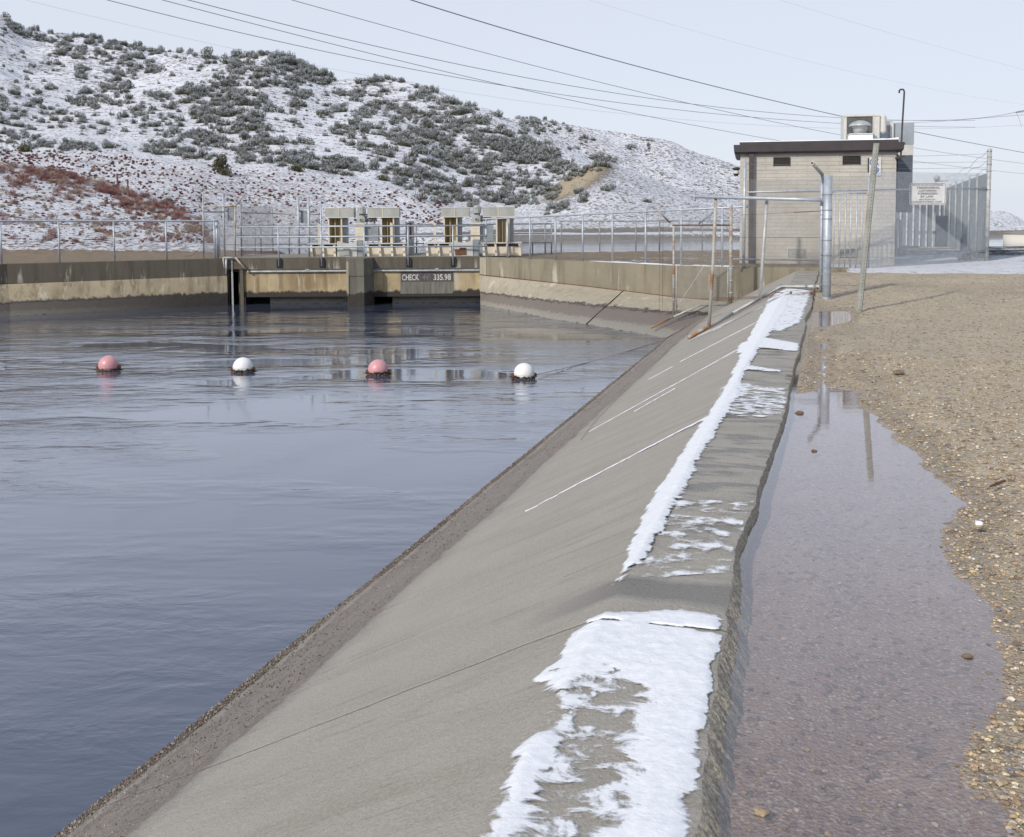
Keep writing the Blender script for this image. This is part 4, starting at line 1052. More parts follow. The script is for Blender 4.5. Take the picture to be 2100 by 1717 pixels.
# ---- chain link enclosure at the left abutment
t = thing("fence_enclosure", "tall grey chain link cage with thin posts at the left abutment", "fence", (X_at(495, 31.6), 31.6, ZT))
for px, y0, Y in ((460, 398, 31.6), (495, 410, 31.6), (613, 406, 32.6), (634, 405, 31.2), (659, 410, 31.2), (559.5, 428, 34.2)):
    MB().tube([(X_at(px, Y), Y, ZT), (X_at(px, Y) - .0, Y, pz(y0, px, Y))], .035 if px in (613, 634, 460) else .024, 8).build("post", M['galv'] if px != 495 else M['galv_dark'], t, True)
def rail(mat, *pts, r=.02, name="rail", parent=None):
    return MB().tube([P(a, b, Y) for a, b, Y in pts], r, 8).build(name, mat, parent, True)
rail(M['galv_dark'], (418, 434.5, 30.6), (460, 435, 31.6), parent=t); rail(M['galv_dark'], (495, 436, 31.6), (559.5, 438, 34.2), (613, 441, 32.6), parent=t)
rail(M['galv_dark'], (634, 439.5, 31.2), (659, 440, 31.2), parent=t)
for (a, Ya), (b, Yb) in (((418, 31.0), (495, 31.6)), ((495, 31.6), (559.5, 34.2)), ((559.5, 34.2), (613, 32.6)), ((634, 31.2), (659, 31.2)), ((613, 32.6), (659, 33.4)), ((440, 33.0), (560, 36.0))):
    MB().mesh_wire((X_at(a, Ya), Ya, ZT + .02), (X_at(b, Yb), Yb, ZT + .02), 1.52, .05, .0024).build("chain_link_mesh", M['wire'], t)
for a, b, c, d, Y in ((468, 480, 425, 453, 31.7), (617.5, 630, 432, 458, 32.7)):
    MB().box((X_at(a, Y), Y, pz(d, a, Y)), (X_at(b, Y), Y + .02, pz(c, a, Y))).build("notice_plate", M['galv_dark'], t)

# ---- over-water guard on the left abutment (post, barbed arm, brackets)
t = thing("overhang_fence", "white and rust pipe fence frame hung over the left abutment slot", "fence", (X_at(482, YC), YC - .1, ZT))
Yf = YC - .1
rail(M['rustpipe'], (482, 528, Yf), (482, 424, Yf), r=.026, name="post", parent=t)
rail(M['galv_pale'], (417.5, 530, 30.6), (416.5, 395, 30.6), r=.024, name="post", parent=t)
rail(M['rustpipe'], (417, 423.3, 30.6), (482, 423.3, Yf), r=.02, name="barbed_rail", parent=t)
rail(M['rustpipe'], (483, 423, Yf), (504, 395, Yf - .3), r=.02, name="barbed_arm", parent=t)
rail(M['galv_pale'], (458, 528.5, Yf), (482, 528.3, Yf), r=.022, name="bottom_rail", parent=t)
rail(M['rustpipe'], (457.5, 528, Yf), (461, 555, Yf), r=.024, name="stay", parent=t)
rail(M['rustpipe'], (482, 528, Yf), (505, 553.5, Yf), r=.030, name="stay", parent=t)
rail(M['galv'], (464, 530, Yf + .02), (464, 562, Yf + .02), r=.03, name="stay", parent=t)
for k_, (a, b, c) in enumerate(((543, 549, 546), (548, 555, 551), (536, 542, 541))):
    MB().tube([P(462 + 38 * f, a + (c - a) * f + 7 * math.sin(math.pi * f) * (1 if k_ < 2 else .5), Yf + .05) for f in np.linspace(0, 1, 9)], .004, 4).build("barbed_wire", M['rust'], t)
MB().mesh_wire((X_at(418, 30.65), 30.65, ZT + .02), (X_at(440, 30.5), 30.5, ZT + .02), 1.05, .05, .0022).build("chain_link_mesh", M['wire'], t)
MB().tube([(X_at(441.5), 30.5, ZT), (X_at(441.5), 30.5, pz(451, 441, 30.5))], .045, 10).build("post", M['galv'], t, True)
MB().tube([P(380 + 34 * f, 525 - 22 * f + 8 * math.sin(3.1 * f), 30.4) for f in np.linspace(0, 1, 8)] , .005, 4).build("loose_wire", M['darkmetal'], t)
# level gauge board
t = MB(); zg0, zg1 = pz(626, 475, YC), pz(540, 475, YC)
g_ = thing("staff_gauge", "narrow white and black water level gauge strip in the abutment slot", "gauge", (X_at(475), YC - .03, zg0))
MB().box((X_at(473.4), YC - .03, zg0), (X_at(476.8), YC - .015, zg1 - .25)).build("board", M['signwhite'], g_)
MB().box((X_at(474), YC - .03, zg1 - .247), (X_at(476.4), YC - .015, zg1 + .1)).build("backing_strip", M['galv_dark'], g_)
m = MB(); n = 26
for i in range(n):
    z = zg0 + (zg1 - .25 - zg0) * (i + .5) / n; m.box((X_at(473.5 + (i % 2) * 1.2), YC - .034, z - .010), (X_at(475.4 + (i % 2) * 1.2), YC - .031, z + .012))
m.build("markings", M['ink'], g_)

# ---- far fence behind the right wing wall and red marker stakes
t = thing("rear_fence", "faint thin grey fence standing beside the upstream water, left of the building", "fence", (X_at(1151, 34.5), 34.5, 0))
def yb(px): return np.interp(px, [1100, 1151, 1400, 1520], [34.2, 34.4, 35.3, 35.8])
fp = [1151, 1230, 1304, 1352, 1440, 1500]
for p in fp:
    Y = float(yb(p)) - .2; MB().tube([(X_at(p, Y), Y, -.05), (X_at(p, Y), Y, pz(453.5, p, Y))], .02, 6).build("post", M['galv_dark'], t, True)
Ys_ = [float(yb(p)) - .2 for p in fp]
MB().tube([P(p, 453.5, Y) for p, Y in zip(fp, Ys_)], .018, 6).build("rail", M['galv_dark'], t)
m = MB()
for (a, ya), (b, yb_) in zip(list(zip(fp, Ys_))[:-1], list(zip(fp, Ys_))[1:]):
    m.mesh_wire((X_at(a, ya), ya, .02), (X_at(b, yb_), yb_, .02), 1.0, .08, .0016)
m.build("chain_link_mesh", M['wire'], t)
for i, (px, y0, y1) in enumerate(((241, 378, 357), (262, 382, 368), (262, 384, 371))[:2]):
    p0 = P(px, y0, 60); p1 = P(px, y1, 60)
    o = MB().box((p0.x - .04, p0.y - .04, p0.z - 1.2), (p0.x + .04, p0.y + .04, p1.z)).build("marker_stake", M['stake'])
    tag(o, ["taller dark stake on the snowy bench above the red brush", "shorter dark stake right of the taller one on the bench"][i], "stake", "marker stakes on the bench")

# ---- gate frame hanging over the wing slope (middle right)
t = thing("wing_gate_frame", "chain link panel in a rusty white pipe frame standing on the wing slope", "fence", (PXM(1499, 24), 24, -.6))
Yg = 24.0
rail(M['rustpipe'], (1381.5, 647, 23.7), (1381.5, 464, 23.7), r=.026, name="post", parent=t)
rail(M['galv_pale'], (1387, 640, 23.72), (1387, 545, 23.72), r=.014, name="brace_band", parent=t)
rail(M['rustpipe'], (1498.5, 627, Yg), (1499, 421, Yg), r=.040, name="post", parent=t)
rail(M['galv_pale'], (1492.5, 626, Yg), (1493, 548, Yg), r=.012, name="brace_band", parent=t)
rail(M['rust'], (1379, 462, 23.7), (1440, 461.8, 23.85), (1498, 462, Yg), r=.016, name="barbed_rail", parent=t)
rail(M['rustpipe'], (1374, 457, 23.7), (1345, 427, 23.5), r=.024, name="barbed_arm", parent=t)
rail(M['galv_pale'], (1496, 625.5, Yg), (1437, 625.5, Yg - .1), (1381, 650, 23.6), r=.022, name="bottom_rail", parent=t)
rail(M['rustpipe'], (1381, 650, 23.6), (1336, 672.5, 23.1), r=.022, name="bottom_rail", parent=t)
A_ = P(1384, 632, 23.72); B_ = P(1494, 622, Yg)
h_ = 2.0
m = MB(); m.mesh_wire(A_, B_, pz(464, 1440, Yg) - A_.z, .062, .0024); m.build("chain_link_mesh", M['galv_pale'], t)
MB().tube([P(1388, 630, 23.75), P(1444, 545, Yg)], .012, 5).build("tension_rod", M['galv_pale'], t)
for px in (1352, 1358):
    MB().tube([P(px, 645, 23.4), P(px + 2, 452, 23.5)], .0035, 4).build("hanging_wire", M['rust'], t)
rail(M['galv_dark'], (1433, 459, 23.9), (1462, 436, 23.7), r=.02, name="barbed_arm", parent=t)
m = MB()
for y in (472, 487, 505, 525, 551, 575, 600):
    m.lathe(P(1499, y, Yg), [(.046, -.012), (.046, .012)], 10); m.lathe(P(1381.5, y + 14, 23.7), [(.031, -.01), (.031, .01)], 8)
m.build("clamp", M['galv'], t)

# ---- overhanging pipe frame in front of the big post
PB = PG(1695, 612, 0.0); YB = PB.y
t = thing("corner_post", "thick galvanised fence post with wire bands at the top of the bank", "post", (PB.x, PB.y, 0))
pr = 8.6 / F * YB
zt_ = pz(360.5, 1695, YB)
MB().lathe((PB.x, PB.y, -.3), [(pr, 0), (pr, zt_ + .3), (pr * .82, zt_ + .3), (pr * .82, zt_ + .2)], 24).build("shaft", M['galv'], t, True)
m = MB()
for y in (399, 431, 449, 493, 523, 524.5, 549, 562, 583):
    z = pz(y, 1695, YB); m.lathe((PB.x, PB.y, z), [(pr * 1.07, -.008), (pr * 1.07, .008)], 24)
    m.box((PB.x - pr * 1.5, PB.y - .01, z - .010), (PB.x - pr * .95, PB.y + .01, z + .010))
m.build("wire_band", M['galv_dark'], t)
MB().lathe((PB.x, PB.y, -.02), [(pr * 1.35, 0), (pr * 1.2, .03), (pr * 1.02, .05)], 20).build("footing", M['galv_dark'], t)
t2 = thing("bent_arm_post", "thin post with a bent open pipe arm, just left of the thick post", "post", (PXM(1684.5, YB + .1), YB + .12, 0))
rail(M['galv'], (1683.5, 600, YB + .12), (1686, 358, YB + .12), r=.030, name="shaft", parent=t2)
rail(M['galv_pale'], (1686.5, 358, YB + .12), (1666, 335, YB - .25), r=.030, name="arm", parent=t2)
m = MB(); pA = P(1666, 335, YB - .25); dA = (pA - P(1686.5, 358, YB + .12)).normalized()
m.lathe(pA + dA * .002, [(.036, -.03), (.036, .004), (.026, .005)], 14, dA); m.build("arm_end", M['galv_pale'], t2)
m = MB(); m.lathe(pA + dA * .008, [(.024, 0), (.024, .002)], 12, dA); m.build("bore", M['black'], t2)
t = thing("overhang_pipe_fence", "leaning galvanised pipe frame reaching out over the concrete slope", "fence", (PB.x - .12, PB.y, 0))
Ye = 18.55
rail(M['galv'], (1686, 410.5, YB), (1640, 409, YB + .15), (1425, 403.3, Ye), r=.031, name="top_rail", parent=t)
rail(M['galv_dark'], (1426, 403.5, Ye), (1426, 413, Ye), r=.010, name="stub", parent=t)
rail(M['rustpipe'], (1454, 671, 18.45), (1463, 530, 18.45), (1468, 404, 18.45), r=.030, name="upright", parent=t)
rail(M['galv_pale'], (1558.5, 613, 18.15), (1565, 520, 18.15), (1573, 408, 18.15), r=.030, name="upright", parent=t)
bp = [Vector(PL(1413, 697)) + Vector((0, 0, .04)), Vector(PL(1602, 594)) + Vector((0, 0, .06)), Vector(PL(1684, 598)) + Vector((0, 0, .09))]
MB().tube([bp[0], bp[0].lerp(bp[1], .45)], .033, 10).build("bottom_rail", M['rustpipe'], t, True)
MB().tube([bp[0].lerp(bp[1], .45), bp[1], bp[2]], .034, 10).build("bottom_rail", M['galv_pale'], t, True)
m = MB(); m.lathe(bp[1], [(.045, -.03), (.045, .03)], 12, (bp[1] - bp[0])); m.lathe(bp[2] - Vector((.12, 0, 0)), [(.042, -.02), (.042, .02)], 12, (1, 0, 0)); m.build("coupling", M['galv_dark'], t)
cp = [(1650, 607), (1618, 606), (1588, 617), (1560, 632), (1520, 653), (1480, 674), (1413, 703)]
MB().tube([Vector(PL(a, b)) + Vector((0, 0, .03)) for a, b in cp], .011, 6).build("ground_cable", M['galv_pale'], t)
m = MB()
for a, b in ((1622, 606), (1664, 607)): m.lathe(Vector(PL(a, b)) + Vector((0, 0, .02)), [(.02, 0), (.03, .02), (.012, .05)], 8)
m.tube([Vector(PL(1577, 616)) + Vector((0, 0, .03)), Vector(PL(1590, 610)) + Vector((0, 0, .09)), Vector(PL(1606, 604)) + Vector((0, 0, .03))], .008, 5)
m.build("anchor", M['rust'], t)
m = MB()
for q in (0, .5, 1):
    m.tube([P(1360 + 2 * q, 603 + 5 * q, 22.9).lerp(P(1684, 596 + 3 * q, YB), f) + Vector((0, 0, -.10 * math.sin(math.pi * f))) for f in np.linspace(.35 - .1 * q, 1, 8)], .004, 4)
m.tube([P(1684, 433, YB), P(1628, 436, YB + .3)], .007, 5); m.tube([P(1628, 436, YB + .3), P(1520, 441, YB + .6)], .003, 4)
m.tube([P(1684, 487, YB), P(1350, 487, 23)], .0025, 4)
m.build("loose_wire", M['rust'], t)
m = MB()
for a, b in ((1410, 1432), (1430, 1436)):
    m.tube([P(a, 697, 18.6), P(a, 640, 18.6)], .0028, 4)
m.build("hanging_wire", M['barb'], t)

# ---- U-channel sign post, leaning
b0 = PG(1762, 636, 0.0); Yu = b0.y; b1 = P(1797.5, 294, Yu - .05)
t = thing("channel_post", "leaning perforated U-channel sign post standing in the gravel", "post", tuple(b0))
ax = (b1 - b0).normalized(); hz = Vector((1, 0, 0)); hz = (hz - ax * hz.dot(ax)).normalized(); dp = ax.cross(hz)
Lp = (b1 - b0).length + .1; o0 = b0 - ax * .1
profu = [(-.045, .0), (-.027, .0), (-.020, .028), (.020, .028), (.027, .0), (.045, .0), (.045, .006), (.031, .006), (.024, .034), (-.024, .034), (-.031, .006), (-.045, .006)]
n = len(profu); m = MB()
V = [o0 + hz * a - dp * b for a, b in profu] + [o0 + hz * a - dp * b + ax * Lp for a, b in profu]
m.add(V, [(i, (i + 1) % n, n + (i + 1) % n, n + i) for i in range(n)] + [list(range(n))[::-1], list(range(n, 2 * n))])
M['upost'] = simple("weathered_green_steel", (0.40, 0.41, 0.38), (0.28, 0.29, 0.26), 6, .6, .1, .1, 40)
m.build("channel", M['upost'], t)
sgn = -1 if dp.y > 0 else 1
m = MB(); k = 0.06
while k < Lp - .02:
    c0 = o0 + ax * k - dp * (.034 if (-dp * .034).y < 0 else 0.0275); nrm = -dp if (-dp).y < 0 else dp
    m.lathe(c0 + nrm * .0005, [(.0065, 0), (.0065, .001)], 8, nrm); k += .0508
m.build("bolt_hole", M['black'], t)

# ---- long chain link fence in front of the building
t = thing("chain_link_fence", "tall chain link fence with a tubular barred gate in front of the block building", "fence", (PXM(1529, 25), 25, ZT))
A0 = Vector((PXM(1529, 24.9), 24.9, ZT)); HP = PG(1779, 556, 0.02); HP = Vector((PXM(1779, 25.2), 25.2, 0.0)); E0 = Vector((PXM(2024, 27.8), 27.8, -.0))
def fpt(f): return A0.lerp(HP, f) if f <= 1 else HP.lerp(E0, f - 1)
rail(M['galv'], (1525, 546, 24.9), (1527.7, 331, 24.9), r=.040, name="post", parent=t)
m = MB(); e0 = P(2022.5, 533, 27.8); e1 = P(2029.5, 309, 27.8); post(m, e0 - Vector((0, 0, .15)), e1, .060, 14); m.build("end_post", M['galv_pale'], t, True)
m = MB()
for y in (322, 337, 351, 389, 424, 486, 514): m.lathe(e0.lerp(e1, (533 - y) / 224), [(.066, -.012), (.066, .012)], 14, (e1 - e0))
m.build("clamp", M['galv_dark'], t)
rail(M['galv'], (1779, 553, 25.2), (1782, 364, 25.2), r=.034, name="post", parent=t)
rail(M['galv'], (1532, 394.5, 24.9), (1640, 392, 25.0), (1782, 390, 25.2), (1860, 388.5, 26.1), (2026, 386.5, 27.8), r=.020, name="top_rail", parent=t)
rail(M['galv'], (1500, 531.5, 24.6), (1528, 531.5, 24.9), (1700, 534, 25.1), r=.020, name="bottom_rail", parent=t)
rail(M['galv'], (1781, 532, 25.2), (1878, 527.5, 26.3), (2022, 514.5, 27.8), r=.020, name="bottom_rail", parent=t)
a, b = A0 + Vector((.03, 0, -.02)), Vector((PXM(1702, 25.1), 25.1, ZT - .02))
MB().mesh_wire(a, b, pz(368, 1600, 25) - a.z, .055, .0036).build("chain_link_mesh", M['wire'], t)
a, b = Vector((PXM(1700, 25.12), 25.12, pz(393, 1700, 25.1))), Vector((PXM(1782, 25.2), 25.2, pz(393, 1700, 25.1)))
MB().mesh_wire(a, b, .36, .055, .0036).build("chain_link_mesh", M['wire'], t)
a, b = Vector((PXM(1783, 25.2), 25.2, -.03)), Vector((PXM(2022, 27.8), 27.8, -.03))
MB().mesh_wire(a, b, pz(353, 1850, 26) + .03, .062, .0042).build("chain_link_mesh", M['galv'], t)
for y0, y1, k in ((337, 336, 0), (350, 351, 1)):
    MB().tube([P(1528, y0, 24.9), P(1782, y0 + 3, 25.2)], .0035, 4).build("barbed_wire", M['barb'], t)
for ya, yb2 in ((321, 316), (335, 332), (347, 344)):
    MB().tube([P(1784, ya, 25.2), P(1900, ya - 1, 26.4), P(2026, yb2, 27.8)], .0035, 4).build("barbed_wire", M['barb'], t)
# bars
Yb = 25.15
for i, px in enumerate((1711, 1722.5, 1734, 1745, 1757, 1768)):
    rail(M['galv'], (px - 2.2, 551, Yb), (px + 1, 398, Yb), r=.018, name="bar", parent=t)
rail(M['galv'], (1706, 396.8, Yb), (1777, 396.8, Yb), r=.022, name="gate_rail", parent=t); rail(M['galv'], (1702, 552, Yb), (1772, 551, Yb), r=.022, name="gate_rail", parent=t)

# ---- warning sign on that fence
Ysn = 26.15
sg = thing("warning_sign", "white rectangular trespassing warning sign hung on the chain link fence", "sign", (PXM(1863, Ysn), Ysn, pz(420, 1863, Ysn)))
x0, x1 = PXM(1862.3, Ysn), PXM(1937, Ysn); z0, z1 = pz(420.5, 1900, Ysn), pz(375, 1900, Ysn)
def rrect(mb, x0, x1, z0, z1, r, y0, y1):
    pts = []
    for cx, cz, a0 in ((x1 - r, z1 - r, 0), (x0 + r, z1 - r, 90), (x0 + r, z0 + r, 180), (x1 - r, z0 + r, 270)):
        for q in range(5):
            a = math.radians(a0 + q * 22.5); pts.append((cx + r * math.cos(a), cz + r * math.sin(a)))
    n = len(pts)
    mb.add([(a, y0, b) for a, b in pts] + [(a, y1, b) for a, b in pts], [list(range(n))[::-1], list(range(n, 2 * n))] + [(i, (i + 1) % n, n + (i + 1) % n, n + i) for i in range(n)])
    return mb
rrect(MB(), x0, x1, z0, z1, .05, Ysn - .06, Ysn - .052).build("plate", M['signwhite'], sg)
rrect(MB(), x0 + .018, x1 - .018, z0 + .018, z1 - .018, .04, Ysn - .0625, Ysn - .0602).build("border", M['inkred'], sg)
rrect(MB(), x0 + .031, x1 - .031, z0 + .031, z1 - .031, .03, Ysn - .065, Ysn - .0627).build("face", M['signwhite'], sg)
for body, pa, pb_, ya, yb2 in (("STATE OF OF CALIFORNIA", 1868, 1931, 381.6, 378.2), ("TRESPASSING", 1876, 1923.5, 387.6, 383.2), ("LOITERING", 1881, 1917, 393.6, 389.2), ("FORBIDDEN", 1879, 1919, 399.6, 395.2), ("BY LAW", 1885, 1911.5, 405.6, 401.2), ("SECTION 555", 1882, 1915, 411, 408), ("CALIFORNIA PENAL CODE", 1866.5, 1928.5, 415.8, 412.6)):
    letters(body, PXM(pa, Ysn), PXM(pb_, Ysn), pz(ya, 1900, Ysn), pz(yb2, 1900, Ysn), Ysn - .0665, M['ink'], sg)

# ---- slatted fence running back on the right
t = thing("slatted_fence", "grey slatted privacy fence running back behind the end post, barbed wire on top", "fence", (13.1, 28.2, -.1))
S0 = Vector((PXM(2024, 28.1), 28.1)); S1 = Vector((PXM(1939, 37.6), 37.6)); S2_ = Vector((PXM(1832, 38.6), 38.6))
zt0, zt1 = pz(355, 2024, 28.1), pz(386, 1939, 37.6)
def zb_(Y): return -.02 - .22 * (Y - 28) / 10
npan = 6
for i in range(npan):
    a = S0.lerp(S1, i / npan); b = S0.lerp(S1, (i + 1) / npan)
    za, zb2 = zt0 + (zt1 - zt0) * i / npan, zt0 + (zt1 - zt0) * (i + 1) / npan
    d = (b - a).normalized(); n = Vector((-d.y, d.x)) * .01; m = MB()
    ns = 14
    for q in range(ns):
        u = a.lerp(b, (q + .06) / ns); v = a.lerp(b, (q + .94) / ns); h0 = za + (zb2 - za) * q / ns
        m.prism([(u.x - n.x, u.y - n.y), (v.x - n.x, v.y - n.y), (v.x + n.x, v.y + n.y), (u.x + n.x, u.y + n.y)], zb_(a.y) + .12, h0)
    m.build("slat_panel", M['slats'], t)
for i in range(1, npan + 1):
    a = S0.lerp(S1, i / npan); za = zt0 + (zt1 - zt0) * i / npan
    MB().tube([(a.x - .05, a.y, zb_(a.y) - .1), (a.x - .05, a.y, za + .08)], .030, 10).build("post", M['galv_pale'], t, True)
for k in range(3):
    pts = []
    for f in np.linspace(0, 1, 13):
        a = S0.lerp(S1, f); z = zt0 + (zt1 - zt0) * f + .10 + .12 * k + .05 * math.sin(f * 20 + k * 2) * (f > .05)
        z += (.25 * (1 - f) ** 3) * (k * .5); pts.append((a.x - .02 * k, a.y, z))
    MB().tube(pts, .006, 4).build("barbed_wire", M['galv'], t)
for i in range(8):
    a = S1.lerp(S2_, i / 8); b = S1.lerp(S2_, (i + 1) / 8); m = MB()
    m.box((b.x + .004, a.y - .01, -.12), (a.x - .004, a.y + .01, zt1 - .08)); m.build("slat_panel", M['slats'], t)
    MB().tube([(b.x, a.y - .05, -.2), (b.x, a.y - .05, zt1)], .014, 8).build("post", M['galv_dark'], t, True)
t = thing("dark_gate", "dark slatted walk gate in the corner of the grey fence", "gate", (PXM(1915, 37.2), 37.2, -.2))
m = MB()
for q in range(10):
    x = PXM(1918, 36.9) + q * .068; m.box((x, 36.9, -.1), (x + .062, 36.93, 1.1))
m.build("slat_panel", M['slate'], t); MB().tube([(PXM(1916.5, 36.9), 36.88, -.2), (PXM(1916.5, 36.9), 36.88, 1.2)], .03, 8).build("post", M['galv_pale'], t, True)
MB().box((PXM(1914, 36.9), 36.84, .45), (PXM(1919, 36.9), 36.89, .56)).build("latch", M['black'], t)
o = thing("flood_light", "small round white floodlight above the warning sign", "lamp", tuple(P(1921, 372, 36)))
m = MB(); m.lathe(P(1921, 366, 36), [(.02, -.12), (.09, -.08), (.11, 0), (.09, .07), (.03, .1)], 14, (-.3, -1, -.1)); m.build("head", M['hoistgrey'], o, True)
MB().tube([P(1921, 372, 36.05), P(1945, 371, 36.05)], .02, 6).build("arm", M['galv_pale'], o); MB().tube([P(1919, 384, 36.05), P(1919, 368, 36.05)], .03, 6).build("stem", M['galv_pale'], o)
def low_pipe(label, pts, r, Y, mat):
    o = thing("yard_pipe", label, "pipe", (PXM(pts[0][0], Y), Y, pz(pts[0][1], pts[0][0], Y)), "pipework beside the building")
    MB().tube([P(a, b, Y) for a, b in pts], r, 8).build("pipe", mat, o, True); return o
low_pipe("white riser pipe with an elbow beside the building's right corner", [(1838, 526), (1838, 452), (1842, 448), (1846, 452), (1846, 520)], .035, 30, M['acwhite'])
low_pipe("low pale pipe running along the ground behind the building", [(1846, 505), (1862, 506), (1885, 507)], .04, 32, M['acwhite'])

# ---- block building
YBd = 27.4
bx0, bx1 = PXM(1517.5, YBd), PXM(1838.5, YBd); bz0 = -.05; ez = pz(314, 1680, YBd)
bld = thing("block_building", "small tan block control building with a flat dark-edged roof", "building", (bx0, YBd, 0))
DEP = 4.2
def skew(mb): return mb
MB().box((bx0, YBd, bz0), (bx1, YBd + DEP, ez)).build("wall", M['block'], bld)
o_ = MB(); r0x, r1x = PXM(1503, YBd), PXM(1852, YBd); zf0, zf1 = pz(315.5, 1680, YBd), pz(297, 1680, YBd)
tp = .22
pts_lo = [(bx0 - .12, YBd - .12), (bx1 + .12, YBd - .12), (bx1 + .12, YBd + DEP + .12), (bx0 - .12, YBd + DEP + .12)]
pts_hi = [(r0x, YBd - .2), (r1x, YBd - .2), (r1x, YBd + DEP + .2), (r0x, YBd + DEP + .2)]
V = [(*p, zf0) for p in pts_lo] + [(*p, zf0 + .05) for p in [(q[0] + (h[0] - q[0]) * .75, q[1] + (h[1] - q[1]) * .8) for q, h in zip(pts_lo, pts_hi)]] + [(*p, zf1) for p in pts_hi]
o_.add(V, [(0, 1, 2, 3)][::-1] + [(i, (i + 1) % 4, 4 + (i + 1) % 4, 4 + i) for i in range(4)] + [(4 + i, 4 + (i + 1) % 4, 8 + (i + 1) % 4, 8 + i) for i in range(4)] + [(8, 9, 10, 11)])
roof = o_.build("roof", M['fascia'], bld)
zp = pz(291.5, 1680, YBd)
MB().box((PXM(1516, YBd), YBd - .1, zf1 + .002), (PXM(1841, YBd), YBd + DEP, zp)).build("parapet", M['fascia'], roof)
rsn = MB()
nn_ = 60
V = []
for i in range(nn_ + 1):
    x = PXM(1515, YBd) + (PXM(1841, YBd) - PXM(1515, YBd)) * i / nn_; h = .018 + .014 * float(fbm(np.array(i * .3), np.array(0.), 3, 5)) + .03 * max(0, (i - 50) / 10)
    V += [(x, YBd - .11, zp + .001), (x, YBd - .10, zp + h), (x, YBd + .8, zp + h + .01), (x, YBd + DEP, zp + h + .01)]
rsn.add(V, [(4 * i + k, 4 * i + k + 4, 4 * i + k + 5, 4 * i + k + 1) for i in range(nn_) for k in range(3)]); rsn.build("roof_snow", M['snow_roof'], roof, True)
def louvre(a, b, c, d, mat, ns, frame=True):
    x0, x1 = PXM(a, YBd), PXM(b, YBd); z0, z1 = pz(d, 1680, YBd), pz(c, 1680, YBd)
    v = MB().box((x0, YBd - .012, z0), (x1, YBd - .002, z1)).build("vent", M['black'], bld)
    m = MB()
    for i in range(ns):
        z = z0 + (z1 - z0) * (i + .2) / ns; hh = (z1 - z0) / ns
        m.add([(x0 + .01, YBd - .034, z), (x1 - .01, YBd - .034, z), (x1 - .01, YBd - .014, z + hh * .62), (x0 + .01, YBd - .014, z + hh * .62), (x0 + .01, YBd - .034, z + .004), (x1 - .01, YBd - .034, z + .004)], [(0, 1, 2, 3), (0, 1, 5, 4)])
    m.build("slat", mat, v)
    m = MB(); m.box((x0 - .012, YBd - .04, z0 - .012), (x0, YBd - .003, z1 + .012)).box((x1, YBd - .04, z0 - .012), (x1 + .012, YBd - .003, z1 + .012)).box((x0 + .001, YBd - .04, z1), (x1 - .001, YBd - .003, z1 + .012)); m.build("frame", mat, v)
louvre(1588, 1621, 324, 340, M['darkmetal'], 5); louvre(1731, 1765, 323.5, 339, M['darkmetal'], 5)
louvre(1620, 1654, 509, 525, M['acwhite'], 7); louvre(1728, 1761, 509, 525, M['acwhite'], 7)
MB().box((PXM(1536, YBd), YBd - .14, .0), (PXM(1546, YBd), YBd - .02, zf0 - .002)).build("downspout", M['fascia'], bld)
m = MB(); 
for y in (337, 420, 500): m.box((PXM(1534, YBd), YBd - .02, pz(y, 1540, YBd)), (PXM(1548, YBd), YBd - .001, pz(y - 2, 1540, YBd)))
m.build("strap", M['galv_dark'], bld)
zz0, zz1 = pz(362, 1800, YBd), pz(325, 1800, YBd)
# CK 49 sign
kn = thing("number_sign", "white sign with blue letters on the building wall, half hidden by the leaning post", "sign", (PXM(1783, YBd), YBd - .03, zz0))
rrect(MB(), PXM(1783.5, YBd), PXM(1808, YBd), zz0, zz1, .04, YBd - .03, YBd - .02).build("plate", M['signwhite'], kn)
MB().box((PXM(1781, YBd), YBd - .05, zz0 + .1), (PXM(1783.2, YBd), YBd - .01, zz1 - .02)).build("mounting_strip", M['black'], kn)
letters("CK", PXM(1785, YBd), PXM(1804.5, YBd), pz(342, 1800, YBd), pz(328.5, 1800, YBd), YBd - .033, M['inkblue'], kn)
letters("49", PXM(1786, YBd), PXM(1804, YBd), pz(358, 1800, YBd), pz(345.5, 1800, YBd), YBd - .033, M['inkblue'], kn)
# wall lamp
lp = thing("wall_lamp", "small dark wall lamp at the building's upper left corner", "lamp", (bx0, YBd + .2, pz(345, 1510, YBd)))
p = P(1509, 343, YBd + .15); m = MB()
m.lathe(p, [(.03, .0), (.1, -.03), (.11, -.05), (.07, -.07)], 12); m.lathe(p - Vector((0, 0, .07)), [(.07, 0), (.085, -.10), (.05, -.16), (.02, -.17)], 12)
m.build("head", M['darkmetal'], lp); m = MB(); m.lathe(p - Vector((0, 0, .08)), [(.075, -.01), (.089, -.09)], 12); m.build("glass", M['acwhite'], lp)
MB().box((p.x, p.y - .02, p.z - .03), (bx0 + .0, p.y + .02, p.z)).build("bracket", M['darkmetal'], lp)

